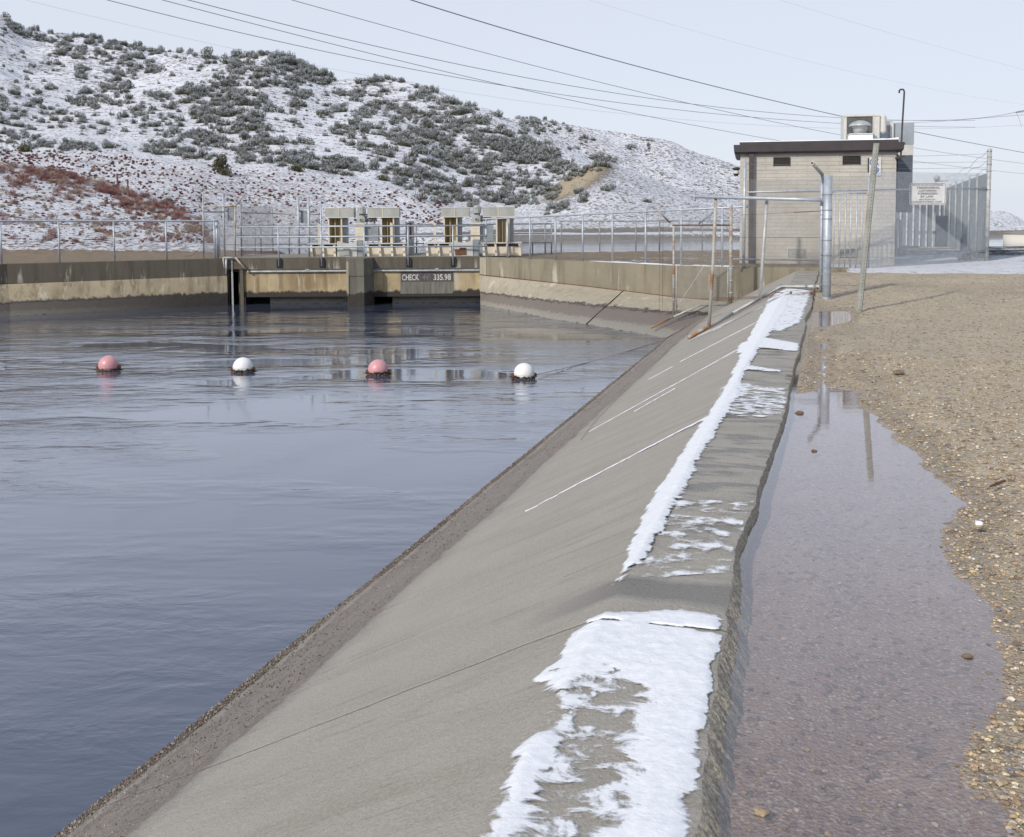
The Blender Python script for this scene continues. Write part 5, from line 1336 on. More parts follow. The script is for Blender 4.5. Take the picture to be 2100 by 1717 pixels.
# ---- rooftop equipment
YR = YBd + .9
ac = thing("air_conditioner", "boxy off-white rooftop air conditioner with a dark coil face", "air conditioner", (PXM(1728, YR), YR, zp))
xa, xb = PXM(1728, YR), PXM(1797, YR); za, zb2 = zp + .03, pz(236, 1760, YR)
MB().box((xa, YR, za), (xb, YR + 1.0, zb2)).build("casing", M['acwhite'], ac)
x2, x3 = PXM(1733.5, YR), PXM(1783, YR)
MB().box((x2, YR - .012, za + .05), (x3, YR - .002, zb2 - .06)).build("coil_face", M['darkmetal'], ac)
m = MB(); n = 22
for i in range(n):
    z = za + .05 + (zb2 - za - .12) * i / n; m.box((x2 + .005, YR - .018, z), (x3 - .005, YR - .013, z + .008))
m.build("fin", M['galv_dark'], ac)
m = MB(); m.box((x3 + .01, YR - .02, za), (x3 + .03, YR - .002, zb2 - .02)); m.box((xa, YR - .02, zb2 - .045), (xb, YR - .002, zb2 - .02)); m.build("trim", M['cream'], ac)
m = MB(); m.lathe((xb + .1, YR + .1, pz(256, 1800, YR)), [(.05, -.25), (.09, -.2), (.09, .2), (.05, .26)], 12, (0, 0, 1)); m.build("fan_motor", M['acwhite'], ac)
dk = thing("air_duct", "blue-grey sheet metal duct running from the air conditioner down the building side", "duct", (PXM(1797, YR), YR + .2, zp))
MB().box((xb + .02, YR + .25, pz(283, 1810, YR)), (PXM(1832, YR), YR + .9, pz(246, 1810, YR) - .02)).build("horizontal_duct", M['ducting'], dk)
MB().box((PXM(1826, YR), YR + .18, pz(282, 1830, YR)), (PXM(1833, YR), YR + .95, pz(249, 1830, YR))).build("flange", M['acwhite'], dk)
xv0, xv1 = PXM(1836, YR + .3), PXM(1866, YR + .3)
xv0 = max(xv0, bx1 + .06)
MB().box((xv0 - .25, YR + .28, pz(296, 1850, YR)), (xv1, YR + 1.0, pz(251, 1850, YR))).build("riser", M['ducting'], dk)
MB().box((xv0, YR + .285, pz(318, 1850, YR)), (xv1 - .01, YR + .99, pz(296.3, 1850, YR))).build("riser", M['acwhite'], dk)
MB().box((xv0, YR + .28, pz(436, 1850, YR)), (xv1 - .02, YR + 1.0, pz(318.3, 1850, YR))).build("riser", M['slate'], dk)
vn_ = thing("roof_ventilator", "white mushroom roof ventilator on a square snow-topped curb", "vent", (PXM(1761, YR - .5), YR - .5, zp))
Yv = YR - .55; cx = PXM(1761, Yv); k = Yv / F; zc = pz(291, 1761, Yv)
MB().box((cx - 22 * k, Yv - .3, zc), (cx + 22 * k, Yv + .3, pz(278, 1761, Yv))).build("curb", M['snow_roof'], vn_)
z = pz(275, 1761, Yv)
MB().box((cx - 22.5 * k, Yv - .32, z - .03), (cx + 22.5 * k, Yv + .32, z)).build("base_plate", M['acwhite'], vn_)
MB().lathe((cx, Yv, z), [(.13, 0), (.16, .02), (.17, .1), (.20, .2), (.205, .215)], 24).build("throat", M['galv_pale'], vn_, True)
MB().lathe((cx, Yv, z + .215), [(.205, 0), (.29, -.01), (.295, .01), (.26, .055), (.20, .10), (.11, .135), (.04, .145)], 28).build("cowl", M['galv_pale'], vn_, True)
m_ = thing("gooseneck_mast", "tall thin dark pipe mast with a hooked top at the roof corner", "mast", (PXM(1852, YBd), YBd - .05, ez))
MB().tube([P(a, b, YBd - .06) for a, b in ((1839, 327), (1848, 327), (1850.5, 324), (1853, 270), (1857.5, 196), (1856, 191.5), (1850, 191), (1847.5, 193), (1847.5, 198))], .024, 8).build("pipe", M['fascia'], m_, True)
m = MB()
for y in (301, 326): m.box((PXM(1846, YBd), YBd - .08, pz(y, 1850, YBd)), (PXM(1855, YBd), YBd - .04, pz(y - 3, 1850, YBd)))
m.build("clamp", M['black'], m_)

# turn the building and what stands on it a little, as its walls run with the canal
def turn(root, pivot, ang, kx=1.0):
    ca, sa = math.cos(ang), math.sin(ang); pv = Vector(pivot)
    def f(q): dx, dy = (q.x - pv.x) * kx, q.y - pv.y; return Vector((pv.x + dx * ca + dy * sa, pv.y - dx * sa + dy * ca, q.z))
    old = Vector(root.location); new = f(old)
    for o in root.children_recursive:
        for v in o.data.vertices: v.co = f(v.co + old) - new
    root.location = new
TA = math.radians(12.9)
for r_ in (bld, kn, m_): turn(r_, (bx0, YBd), TA, .938)
turn(lp, (bx0, YBd), math.radians(4)); turn(ac, (xa, YR), TA); turn(vn_, (cx, Yv), TA); turn(dk, (PXM(1797, YR), YR + .2), TA * .7)

# ---- tank on the far right
tk = thing("water_tank", "low pale round water tank at the far right edge", "tank", tuple(P(2100, 503, 42)))
c = P(2108, 503, 42); R_ = .93; zt2 = pz(478, 2100, 42)
MB().lathe((c.x, c.y, c.z - .3), [(R_, 0), (R_, zt2 - c.z + .3)], 48).build("shell", M['tank'], tk, True)
MB().lathe((c.x, c.y, zt2), [(R_ + .04, -.02), (R_ + .04, .02), (.1, .09)], 48).build("lid", M['deck'], tk)

# ---- buoys and boom line
def buoy(px, py_w, label, mat, rot, tilt):
    c = PG(px, py_w, WATER); r = .178
    t = thing("buoy", label, "buoy", (c.x, c.y, WATER + .085), "line of marker buoys across the canal")
    bm = []; n = 24; mm = MB()
    prof_ = [(r * math.sin(math.pi * i / n), -r * math.cos(math.pi * i / n)) for i in range(1, n)]
    mm.lathe((0, 0, 0), [(.002, -r)] + prof_ + [(.002, r)], 32); mm.lathe((0, 0, 0), [(r * 1.004, -.006), (r * 1.012, 0), (r * 1.004, .006)], 32)
    o = mesh_obj("float", mm.v, mm.f, mat, None, True); o.parent = t; o.rotation_euler = (tilt, 0.05, rot)
    for sx in (-1, 1):
        m = MB(); m.box((sx * r - .025, -.03, -.045), (sx * r + .025, .03, .005)); m.lathe((sx * (r + .02), 0, -.03), [(.028, -.02), (.034, 0), (.028, .02)], 8, (1, 0, 0))
        for q in range(5):
            m.lathe((sx * r * .9 + random.uniform(-.05, .03), random.uniform(-.06, .02), -.07 + random.uniform(-.01, .02)), [(.012, -.015), (.02, 0), (.01, .015)], 6)
        b = mesh_obj("clamp", m.v, m.f, M['rust'], None); b.parent = t
    m = MB()
    m.lathe((0, 0, -.085), [(r * .93, -.01), (r * .95, 0), (r * .93, .006)], 20)
    for q in range(40):
        a = random.uniform(0, 6.28); m.lathe((r * .96 * math.cos(a), r * .96 * math.sin(a), -.075 + random.uniform(-.01, .012)), [(.012, -.016), (.022, 0), (.008, .014)], 5)
    b = mesh_obj("growth", m.v, m.f, M['rope'], None); b.parent = t
    return c
bc = [buoy(223, 759, "leftmost buoy, faded pink sphere with dark growth at the waterline", M['pink'], .2, .12),
      buoy(498.5, 763, "white spherical buoy between the two pink ones", M['buoywhite'], 1.2, -.05),
      buoy(775.5, 768, "pink spherical buoy between the two white ones", M['pink'], 2.2, .0),
      buoy(1075, 776, "rightmost buoy, white sphere nearest the concrete bank", M['buoywhite'], .5, .05)]
t = thing("boom_rope", "weedy rope linking the four buoys and tied off up the concrete bank", "rope", tuple(bc[0]))
pts = []
for a, b in zip(bc[:-1], bc[1:]):
    L = []
    for f in np.linspace(0, 1, 25):
        p = a.lerp(b, f); sag = min(f, 1 - f)
        z = WATER + .055 - .09 * min(1, sag * 7) + .012 * math.sin(f * 37)
        L.append((p.x, p.y + .12 * math.sin(f * 9), max(z, WATER - .03)))
    MB().tube(L, .012, 5).build("rope", M['rope'], t)
a = bc[0]; MB().tube([(a.x - 4 * f, a.y + .3 * f + .05 * math.sin(f * 12), WATER + .055 - .085 * min(1, f * 8)) for f in np.linspace(0, 1, 12)], .012, 5).build("rope", M['rope'], t)
e = Vector(PL(1425, 668)) + Vector((0, 0, .02)); a = bc[3] + Vector((.15, 0, .05)); 
wp = PG(1318, 712, WATER)
wp = Vector((wp.x, wp.y, WATER + .01)); 
MB().tube([a.lerp(wp, f) + Vector((0, 0, -.03 * math.sin(math.pi * f))) for f in np.linspace(0, 1, 12)] + [Vector(PL(1360, 700)) + Vector((0, 0, .015)), e, Vector(PL(1480, 645)) + Vector((0, 0, .015))], .006, 5).build("rope", M['ropetan'], t)
for k_, q in enumerate([[(1190, 905), (1225, 860), (1270, 815), (1330, 760), (1385, 705)]]):
    pp = [Vector(PL(a_, b_)) + Vector((0, 0, .012)) for a_, b_ in q]
    MB().tube(pp, .003, 4).build("slack_line", M['ropetan'], t)

# ---- stones big enough to count
def stone(px, py, r, label, mat, snowcap=False, z=0.0, squash=.6):
    c = PG(px, py, z); m = MB(); n = 7; V = []; rr = random.Random(px)
    prof_ = [(.05, -.3), (.7, -.15), (1, .15), (.85, .6), (.45, .9), (.05, 1)]
    seg = 9
    for h, (a, b) in enumerate(prof_):
        for k in range(seg):
            an = k / seg * 6.283; q = r * a * (.8 + .4 * rr.random()); V.append((c.x + q * math.cos(an), c.y + q * math.sin(an), c.z + r * squash * b * (.9 + .2 * rr.random())))
    m.add(V, [(h * seg + k, h * seg + (k + 1) % seg, (h + 1) * seg + (k + 1) % seg, (h + 1) * seg + k) for h in range(5) for k in range(seg)] + [list(range(5 * seg, 6 * seg))])
    o = m.build("stone", mat); tag(o, label, "stone", "loose stones along the path")
    if snowcap:
        m = MB(); m.lathe((c.x, c.y, c.z + r * squash * .75), [(.02, -.01), (r * .7, 0), (r * .62, r * .35), (r * .3, r * .5), (.002, r * .52)], 12); m.build("snow_cap", M['snow_roof'], o, True)
M['st1'] = simple("brown_stone", (0.24, 0.165, 0.11), (0.14, 0.095, 0.065), 30, .9, 0, .6, 60)
M['st2'] = simple("tan_stone", (0.42, 0.33, 0.22), (0.28, 0.21, 0.13), 30, .9, 0, .6, 60)
stone(1843, 766, .06, "reddish brown clod on the gravel right of the far puddle", M['st1'])
stone(1640, 848, .035, "dark brown stone at the puddle's upper left corner by the concrete", M['st1'], z=ZP)
stone(1669, 926, .022, "small brown stone poking out of the middle of the puddle", M['st1'], z=ZP)
stone(2008, 1080, .03, "stone capped with a small lump of snow", M['st2'], True)
stone(1983, 1347, .02, "dark pebble at the puddle's right shore", M['st1'], z=ZP)
stone(1560, 1668, .022, "tan stone in the puddle near the bottom of the picture", M['st2'], z=ZP)
stone(1617, 772, .03, "small brown pebble lying on the bare concrete strip", M['st1'])
stone(2085, 1322, .018, "rust red pebble near the right edge", M['st1'])
m = MB(); m.tube([PG(2030, 998, .015), PG(2045, 992, .02), PG(2062, 985, .03)], [.006, .009, .005], 6); o = m.build("stick", M['stake']); tag(o, "short broken stick lying on the gravel at right", "stick")

# ---- power lines
def wire(pts, Y0, Y1, r, label, mat, group="overhead power lines"):
    pts = sorted(pts); xs = [p[0] for p in pts]; ys = [p[1] for p in pts]
    deg = min(3, len(pts) - 1); x_m = (xs[0] + xs[-1]) / 2; sc = (xs[-1] - xs[0]) / 2
    co = np.polyfit([(x - x_m) / sc for x in xs], ys, deg)
    L = []
    for f in np.linspace(0, 1, 28):
        x = xs[0] + (xs[-1] - xs[0]) * f; y = float(np.polyval(co, (x - x_m) / sc)); Y = 1 / ((1 - f) / Y0 + f / Y1)
        L.append(P(x, y, Y))
    o = MB().tube(L, r * .72, 5).build("power_line", mat); tag(o, label, "power line", group)
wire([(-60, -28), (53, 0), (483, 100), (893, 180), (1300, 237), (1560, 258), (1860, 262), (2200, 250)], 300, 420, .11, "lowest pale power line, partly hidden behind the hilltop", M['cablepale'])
wire([(100, -30), (227, 0), (637, 100), (1050, 178), (1300, 217), (1560, 242), (1721, 251), (2000, 262)], 70, 170, .042, "power line second from the left at the top edge", M['cable'])
wire([(200, -36), (330, 0), (717, 100), (1050, 178), (1358, 244), (1590, 288), (1866, 330), (2140, 360)], 60, 190, .036, "dark power line that passes just above the building's left roof end", M['cable'])
wire([(250, -36), (383, 0), (793, 100), (1300, 197), (1560, 229), (1721, 242), (1810, 246), (2000, 247)], 65, 180, .042, "power line third from the left at the top edge, highest over the ridge", M['cable'])
wire([(450, -42), (597, 0), (960, 100), (1363, 200), (1560, 244), (1721, 277), (1866, 303), (2140, 340)], 60, 160, .034, "power line crossing over two others before the roof equipment", M['cable'])
wire([(700, -48), (835, 0), (1180, 100), (1480, 181), (1722, 238), (1866, 269), (2140, 320)], 52, 130, .050, "thickest power line, slanting from top centre to the air conditioner", M['cable'])
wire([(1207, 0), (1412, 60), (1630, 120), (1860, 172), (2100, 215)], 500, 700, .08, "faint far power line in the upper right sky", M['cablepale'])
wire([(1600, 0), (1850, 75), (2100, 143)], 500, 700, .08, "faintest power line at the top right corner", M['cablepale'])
wire([(1790, 248), (1870, 247), (1980, 245), (2040, 238), (2086, 230)], 150, 90, .03, "power line rising to the insulators at the right edge", M['cable'])
wire([(1840, 252), (1960, 247), (2040, 240), (2100, 236), (2140, 233)], 160, 100, .03, "lower of the two power lines rising toward the right edge", M['cable'])
ins = thing("insulator_string", "pair of grey insulator rods at the right edge of the sky", "insulator", tuple(P(2084, 230, 90)))
for dy in (0, 4):
    m = MB(); a, b = P(2083, 230 + dy * .3, 90), P(2125, 222 + dy, 90); m.tube([a, b], .035, 6)
    for f in np.linspace(.1, .95, 9): m.lathe(a.lerp(b, f), [(.03, -.02), (.07, 0), (.03, .02)], 8, (b - a))
    m.build("rod", M['insul'], ins)
MB().tube([P(2083 + 12 * f, 231 + 30 * f ** 1.5, 90) for f in np.linspace(0, 1, 8)], .015, 4).build("jumper", M['insul'], ins)

# ================================================================ VEGETATION
def leaf_mesh(name, n, shape, seed, size, mat, twig=0, rad_noise=.25, flatleaf=.0, conifer=False):
    r = np.random.default_rng(seed)
    # lumpy cluster centres, then leaves about them
    nc_ = 9 if not conifer else 14
    cc = r.normal(0, .42, (nc_, 3)); cc[:, 2] = np.abs(r.random(nc_)) * .65 + .1
    if conifer: cc[:, 2] = np.linspace(.05, 1.35, nc_); cc[:, :2] *= (1 - cc[:, 2:] / 1.6) * .8
    k = r.integers(0, nc_, n); d = r.normal(0, 1, (n, 3)); d /= np.linalg.norm(d, axis=1)[:, None]
    rr_ = (.26 + .16 * r.random(n)) * (1 if not conifer else 1.0)
    p = cc[k] + d * rr_[:, None]; p[:, 2] = np.abs(p[:, 2]) * .9
    p *= np.array(shape)
    a = r.random(n) * 6.28; el = r.normal(.5, .5, n)
    u = np.stack([np.cos(a) * np.cos(el), np.sin(a) * np.cos(el), np.sin(el)], -1)
    if twig: u = p / (np.linalg.norm(p, axis=1)[:, None] + 1e-6) + .4 * r.normal(0, 1, (n, 3)); u /= np.linalg.norm(u, axis=1)[:, None]
    w = np.cross(u, r.normal(0, 1, (n, 3))); w /= np.linalg.norm(w, axis=1)[:, None]
    su = size * (.6 + .8 * r.random(n)); sw = su * (.55 if not twig else .09)
    U = u * su[:, None]; Wd = w * sw[:, None]
    q = np.stack([p - U - Wd, p + U - Wd * .4, p + U * 1.1 + Wd * .4, p - U * .8 + Wd], 1).reshape(-1, 3)
    fr = np.arange(n * 4).reshape(-1, 4)
    c = np.zeros((n * 4, 3)); c[:, 0] = np.repeat(r.random(n), 4)
    up = np.repeat(np.clip(d[:, 2] * 1.1 + r.normal(0, .35, n), 0, 1), 4); c[:, 1] = up
    me = bpy.data.meshes.new(name); me.from_pydata(q.tolist(), [], fr.tolist()); me.materials.append(mat)
    at = me.color_attributes.new("Col", 'FLOAT_COLOR', 'POINT'); cc4 = np.ones((n * 4, 4)); cc4[:, :3] = c; at.data.foreach_set("color", cc4.ravel()); me.update()
    return me, q, c
SH = [leaf_mesh("shrub_crown", 420, (1.0, 1.0, .95), 100 + i, .085, M['juniper']) for i in range(5)]
GRN = leaf_mesh("green_shrub_crown", 900, (1.0, 1.0, 1.0), 130, .07, M['green'])
CON = leaf_mesh("conifer_crown", 1600, (.9, .9, .95), 131, .06, M['green'], conifer=True)
RED = [leaf_mesh("red_brush_twigs", 260, (1.0, 1.0, .85), 140 + i, .20, M['redbush'], twig=1) for i in range(4)]
DRY = [leaf_mesh("dry_brush_twigs", 240, (1.0, 1.0, .8), 150 + i, .20, M['drybush'], twig=1) for i in range(2)]
# hit the terrain along sight lines
YS = np.concatenate([np.arange(32, 110, .5), np.arange(110, 330, 1.5), np.arange(332, 600, 4)])
def hit(pxs, pys):
    out = []
    pxs = np.asarray(pxs, float); pys = np.asarray(pys, float)
    dirs = np.array([ray(a, b) for a, b in zip(pxs, pys)])
    Xr = dirs[:, 0:1] * YS[None]; Zr = EYE + dirs[:, 2:3] * YS[None]
    U_ = CX0 + Xr / YS[None] * F
    T_ = TZ(U_, np.broadcast_to(YS[None], Xr.shape))
    ok = T_ >= Zr; idx = np.where(ok.any(1), ok.argmax(1), -1)
    for i, j in enumerate(idx):
        out.append(None if j < 0 else (Xr[i, j], YS[j], float(T_[i, j])))
    return out
EL = [  # ellipses of shrubs: (cx, cy, rx, ry, count, zone)
 (55, 42, 60, 14, 12, 0), (110, 66, 50, 16, 14, 0), (170, 92, 55, 22, 20, 0), (250, 82, 60, 12, 14, 0), (262, 112, 55, 22, 18, 0), (300, 140, 28, 10, 7, 0), (350, 100, 60, 7, 9, 0), (120, 108, 12, 5, 2, 0), (67, 133, 6, 4, 1, 0), (95, 130, 8, 4, 1, 0), (125, 131, 8, 4, 1, 0), (170, 150, 16, 10, 6, 0), (250, 145, 20, 7, 4, 0), (175, 188, 15, 8, 4, 0), (240, 178, 26, 16, 11, 0), (203, 207, 58, 11, 12, 0), (110, 178, 12, 6, 2, 0), (22, 64, 18, 8, 4, 0), (75, 188, 10, 5, 1, 0),
 (15, 200, 24, 16, 6, 0), (80, 215, 22, 8, 4, 0), (30, 240, 36, 14, 8, 0), (110, 243, 26, 16, 8, 0), (155, 245, 18, 12, 4, 0), (205, 260, 16, 12, 3, 0), (40, 272, 40, 18, 10, 0), (105, 297, 60, 8, 10, 0), (190, 300, 46, 8, 9, 0), (8, 310, 18, 10, 3, 0),
 (290, 228, 22, 7, 4, 0), (330, 200, 22, 7, 4, 0), (355, 220, 10, 4, 1, 0), (250, 245, 8, 5, 1, 0), (325, 260, 14, 7, 2, 0), (362, 250, 18, 10, 4, 0), (405, 248, 8, 4, 1, 0), (280, 258, 16, 5, 2, 0),
 (395, 190, 26, 10, 6, 1), (440, 205, 60, 30, 34, 1), (500, 225, 55, 36, 34, 1), (425, 240, 32, 10, 7, 1), (480, 282, 55, 22, 20, 1), (565, 312, 60, 22, 22, 1), (400, 276, 30, 9, 5, 1), (365, 277, 20, 9, 3, 1), (425, 290, 26, 10, 6, 1), (335, 308, 40, 10, 9, 1), (405, 316, 34, 10, 9, 1), (500, 325, 20, 8, 4, 1), (520, 260, 30, 20, 9, 1),
 (455, 118, 60, 10, 12, 2), (540, 112, 50, 8, 12, 2), (600, 130, 45, 12, 17, 2), (520, 150, 60, 22, 20, 2), (640, 155, 40, 14, 16, 2), (590, 170, 20, 9, 5, 2), (616, 190, 30, 7, 7, 2), (614, 214, 12, 7, 3, 2), (597, 227, 8, 4, 1, 2), (597, 249, 9, 5, 2, 2), (667, 235, 13, 9, 4, 2), (625, 293, 9, 5, 1, 2), (480, 165, 14, 6, 2, 2),
 (610, 120, 16, 8, 3, 2), (650, 148, 38, 14, 12, 2), (690, 190, 14, 7, 3, 3), (700, 218, 20, 9, 4, 3), (732, 197, 14, 10, 4, 3), (765, 214, 18, 9, 5, 3), (800, 214, 14, 10, 3, 3), (740, 240, 25, 15, 9, 3), (825, 236, 34, 18, 16, 3), (780, 167, 40, 6, 8, 3), (862, 181, 9, 6, 2, 3), (770, 187, 22, 7, 4, 3), (705, 266, 20, 12, 7, 3), (760, 264, 20, 7, 5, 3), (822, 276, 38, 11, 14, 3), (730, 298, 28, 12, 9, 3), (785, 312, 30, 12, 9, 3), (830, 290, 28, 8, 6, 3),
 (880, 235, 18, 5, 2, 4), (920, 216, 20, 7, 4, 4), (966, 220, 20, 7, 4, 4), (955, 243, 38, 13, 15, 4), (900, 266, 40, 20, 20, 4), (1000, 282, 48, 16, 22, 4), (1060, 300, 45, 15, 26, 4), (1045, 322, 40, 10, 12, 4), (1105, 322, 40, 14, 22, 4), (1150, 345, 28, 9, 10, 4), (900, 312, 48, 24, 26, 4), (862, 342, 38, 13, 10, 4), (962, 342, 38, 14, 12, 4), (1040, 232, 22, 5, 4, 4), (1082, 262, 28, 9, 5, 4), (1112, 295, 12, 8, 2, 4), (870, 200, 24, 7, 4, 4), (900, 180, 30, 10, 5, 4), (940, 205, 24, 8, 4, 4),
 (870, 372, 48, 18, 16, 5), (982, 362, 38, 18, 14, 5), (1042, 367, 36, 13, 9, 5), (960, 402, 45, 16, 14, 5), (900, 402, 38, 12, 8, 5), (1032, 400, 36, 13, 10, 5), (1072, 412, 26, 9, 8, 5), (1118, 396, 22, 12, 6, 5), (665, 332, 50, 11, 16, 5), (705, 347, 30, 9, 7, 5), (620, 338, 26, 7, 4, 5), (760, 345, 34, 9, 6, 5), (820, 350, 26, 8, 5, 5),
 (1120, 250, 30, 7, 7, 6), (1090, 240, 30, 6, 5, 6), (1160, 268, 26, 6, 5, 6), (1215, 285, 24, 6, 5, 6), (1180, 300, 16, 5, 2, 6), (1332, 288, 6, 3, 1, 6), (1330, 298, 4, 3, 1, 6), (1205, 318, 10, 5, 2, 6), (1290, 302, 14, 3, 2, 6),
 (1207, 340, 12, 7, 4, 7), (1228, 326, 14, 5, 5, 7), (1254, 325, 9, 4, 2, 7), (1232, 341, 13, 6, 4, 7), (1170, 362, 12, 7, 4, 7), (1187, 353, 10, 6, 3, 7), (1146, 387, 9, 6, 2, 7), (1184, 393, 7, 5, 1, 7), (1250, 388, 9, 5, 2, 7), (1327, 411, 6, 6, 1, 7), (1194, 408, 10, 5, 2, 7), (1160, 424, 10, 7, 3, 7), (1127, 402, 8, 5, 1, 7), (1100, 380, 14, 6, 3, 5), (1130, 430, 14, 7, 3, 5)]
ZL = ["frosted grey-green shrub high on the left ridge", "frosted dark shrub of the dense thicket in the hill's central gully", "frosted dark shrub near the rounded top of the first hill", "rounded frosted shrub on the open snowy face right of the thicket",
      "dark shrub of the band that slants down the second hill", "dark shrub along the foot of the slope behind the gates", "small shrub on the pale far ridge", "shrub on the little spur with the bare tan face"]
cand = []
rs = random.Random(5)
for cx_, cy_, rx, ry, n, zone in EL:
    for i in range(int(n * (2.6 if zone in (0, 2) else 2.0))):
        a = rs.uniform(0, 6.28); q = math.sqrt(rs.random()) * 1.22; cand.append((cx_ + rx * q * math.cos(a), cy_ + ry * q * math.sin(a) + 5, zone, rs.uniform(.55, 1.45)))
for i in range(520):                                       # lone shrubs all over the slopes
    u_ = rs.uniform(0, 1180); y0 = float(yA(np.array(u_))) + 6; y1 = float(yE(np.array(u_))) - 4
    if y1 - y0 < 15: continue
    cand.append((u_, y0 + (y1 - y0) * rs.random(), min(5, int(u_ / 240) + (0 if u_ < 700 else 1)) if u_ < 1150 else 6, rs.uniform(.4, .85)))
hits = hit([c[0] for c in cand], [c[1] for c in cand])
sh = []
for c, h in zip(cand, hits):
    if h is None or h[1] < 60: continue
    base = 6.6 if c[2] not in (6,) else 4.0
    if c[2] == 7: base = 6.5
    if c[2] == 0: base = 6.0
    wpx = base * c[3] * (1.15 if c[2] in (1, 4, 5) else 1.0)
    sh.append((wpx, c, h))
sh.sort(key=lambda q: -q[0])
def put_copy(me, name, loc, sc, rz, label, cat, group):
    o = bpy.data.objects.new(name, me); COL.objects.link(o); o.location = loc; o.scale = sc; o.rotation_euler = (0, 0, rz)
    return tag(o, label, cat, group)
rest = []
for i, (wpx, c, h) in enumerate(sh):
    R = wpx / F * h[1] / .85
    R *= 1.05; sc = (R * rs.uniform(.8, 1.1), R * rs.uniform(.8, 1.1), R * rs.uniform(1.3, 1.8)); rz = rs.uniform(0, 6.28)
    if i < 290: put_copy(SH[i % 5][0], "shrub", (h[0], h[1], h[2] - .15 * R), sc, rz, ZL[c[2]], "shrub", "snow-dusted shrubs on the hillside")
    else: rest.append((SH[i % 5], (h[0], h[1], h[2] - .15 * R), sc, rz))
def merge(rest, name, mat, label):
    Vs, Cs = [], []
    for (me, q, c), loc, sc, rz in rest:
        v = q * np.array(sc); ca, sa = math.cos(rz), math.sin(rz)
        Vs.append(np.stack([v[:, 0] * ca - v[:, 1] * sa + loc[0], v[:, 0] * sa + v[:, 1] * ca + loc[1], v[:, 2] + loc[2]], -1)); Cs.append(c)
    V = np.concatenate(Vs); o = mesh_obj(name, V, np.arange(len(V)).reshape(-1, 4), mat, cols=np.concatenate(Cs)); return tag(o, label, None, None, "stuff")
print("shrubs", len(sh))
if rest: merge(rest, "hillside_scrub", M['juniper'], "further frosted scrub filling in between the hillside shrubs")
# singled-out green shrubs
for (px, py, w, me, label, cat) in ((456, 356, 24, CON[0], "large dark green conical bush at the foot of the hill, biggest on the slope", "shrub"), (610, 352, 15, GRN[0], "olive green bush right of the big conical one", "shrub"), (347, 417, 12, GRN[0], "small yellow-green bush in the red brush near the cage", "shrub"), (783, 370, 13, GRN[0], "olive bush at the edge of the bench above the hoists", "shrub"), (50, 312, 17, GRN[0], "dark green bush at the left end of the bench edge", "shrub")):
    h = hit([px], [py])[0]
    if h:
        R = w / F * h[1] / .8; put_copy(me, "green_bush", (h[0], h[1], h[2] - .1 * R), (R, R, R), px, label, cat, None)
# red brush: big clumps along the mound, tufts on its face, small tufts on the bench
red = []
def scat(n, fx, lab, wmin, wmax, dry=.12):
    L = []
    for i in range(n):
        px, py = fx(); L.append((px, py, rs.uniform(wmin, wmax), rs.random() < dry, lab))
    hs = hit([l[0] for l in L], [l[1] for l in L])
    for l, h in zip(L, hs):
        if h and h[1] > 34.6: red.append((l, h))
yFp = lambda p: float(yF(np.array(p)))
def f1(): p = rs.uniform(-20, 418); return p, yFp(p) + 3 + (32 + 12 * math.sin(p * .05)) * rs.random() ** 1.4
def f2(): p = rs.uniform(-20, 440); y = yFp(p); return p, y + 12 + (500 - y - 12) * rs.random()
scat(190, f1, "tall dark red brush clump on the crest of the left mound", 6, 13, .15)
scat(105, f2, "scattered red twiggy bush on the snowy face of the left mound", 6, 13, .25)
def f4(): p = rs.uniform(-20, 440); y = yFp(p); return p, y + 8 + (503 - y - 8) * rs.random()
big = list(red); red.clear()
scat(850, f4, "", 1.6, 4.2, .4)
def f3():
    p = rs.uniform(0, 930); y0 = float(yE(np.array(p))) + 6; y1 = yFp(p) - 2 if p < 420 else min(yFp(p), 470) - 4; return p, y0 + (y1 - y0) * rs.random()
scat(1050, f3, "", 2.0, 4.2, .08)
small = list(red); red.clear()
for i, (l, h) in enumerate(big):
    px, py, w, dry, lab = l; R = w / F * h[1] / .9
    src = DRY[i % 2] if dry else RED[i % 4]
    if dry: lab = lab.replace("dark red brush", "dry tan brush").replace("red twiggy", "dry tan twiggy")
    put_copy(src[0], "brush_clump", (h[0], h[1], h[2] - .1 * R), (R * rs.uniform(.9, 1.2), R, R * rs.uniform(1.0, 1.5)), rs.uniform(0, 6.28), lab, "bush", "red brush on the left mound")
M['redtuft'] = leaf_mat("dark_red_tufts", (0.11, 0.032, 0.03), (0.17, 0.06, 0.05), (0.5, 0.45, 0.45), .12)
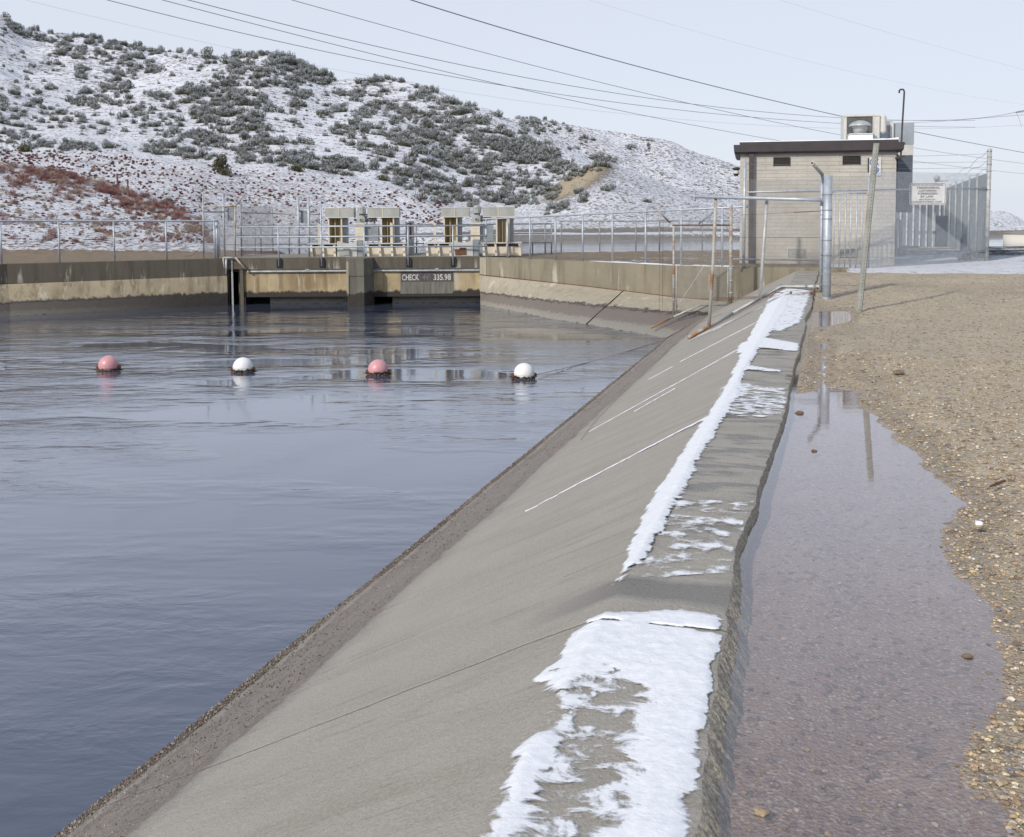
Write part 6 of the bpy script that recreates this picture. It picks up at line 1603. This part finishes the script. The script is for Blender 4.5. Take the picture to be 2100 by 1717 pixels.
REDs = [leaf_mesh("tuft", 34, (.8, .8, .6), 160 + i, .30, M['redbush'], twig=0) for i in range(3)]; DRYs = [leaf_mesh("tuft", 26, (1, 1, .7), 170, .34, M['drybush'], twig=0)]
rr_ = [((REDs[i % 3]), (h[0], h[1], h[2] - .01), (l[2] / F * h[1],) * 2 + (l[2] / F * h[1] * 1.7,), i * 1.7) for i, (l, h) in enumerate(small) if not l[3]]
merge(rr_, "red_tufts", M['redtuft'], "small dark red tufts dotted over the snow of the mound and bench")
rr_ = [((DRYs[0]), (h[0], h[1], h[2] - .01), (l[2] / F * h[1],) * 2 + (l[2] / F * h[1] * 1.7,), i * 1.7) for i, (l, h) in enumerate(small) if l[3]]
merge(rr_, "dry_tufts", M['drybush'], "small dry tan tufts dotted over the snow of the mound and bench")
for me_, _, _ in REDs + DRYs: bpy.data.meshes.remove(me_)
# grass and low scrub tufts poking through the snow of the slopes
L = []
for i in range(9000):
    px = rs.uniform(0, 1520); y0 = min(float(yA(np.array(px))), float(yC(np.array(px)))) + 4; y1 = float(yE(np.array(px))) if px < 1100 else 478
    py = y0 + (y1 - y0) * rs.random(); L.append((px, py, rs.uniform(1.2, 3.2)))
hs = hit([l[0] for l in L], [l[1] for l in L])
TF = [leaf_mesh("tuft", 9, (1, 1, .6), 180 + i, .45, M['drybush']) for i in range(3)]
M['tuft'] = leaf_mat("grey_brown_grass", (0.10, 0.085, 0.078), (0.17, 0.145, 0.135), (0.5, 0.5, 0.54), .5)
rr_ = [(TF[i % 3], (h[0], h[1], h[2]), (l[2] / F * h[1],) * 2 + (l[2] / F * h[1] * .6,), i * 2.1) for i, (l, h) in enumerate(zip(L, hs)) if h and h[1] > 50]
merge(rr_, "grass", M['tuft'], "grey-brown grass tufts poking through the hillside snow")
for me_, _, _ in TF: bpy.data.meshes.remove(me_)
# tumbleweed at the end post
tw = leaf_mesh("tumbleweed_twigs", 1400, (1, 1, .9), 190, .12, M['drybush'], twig=1)
p = Vector((PXM(1996, 28.4), 28.4, 0)); put_copy(tw[0], "tumbleweed", (p.x, p.y, -.02), (.33, .33, .42), 0, "dry brown tumbleweed caught against the chain link by the end post", "bush", None)
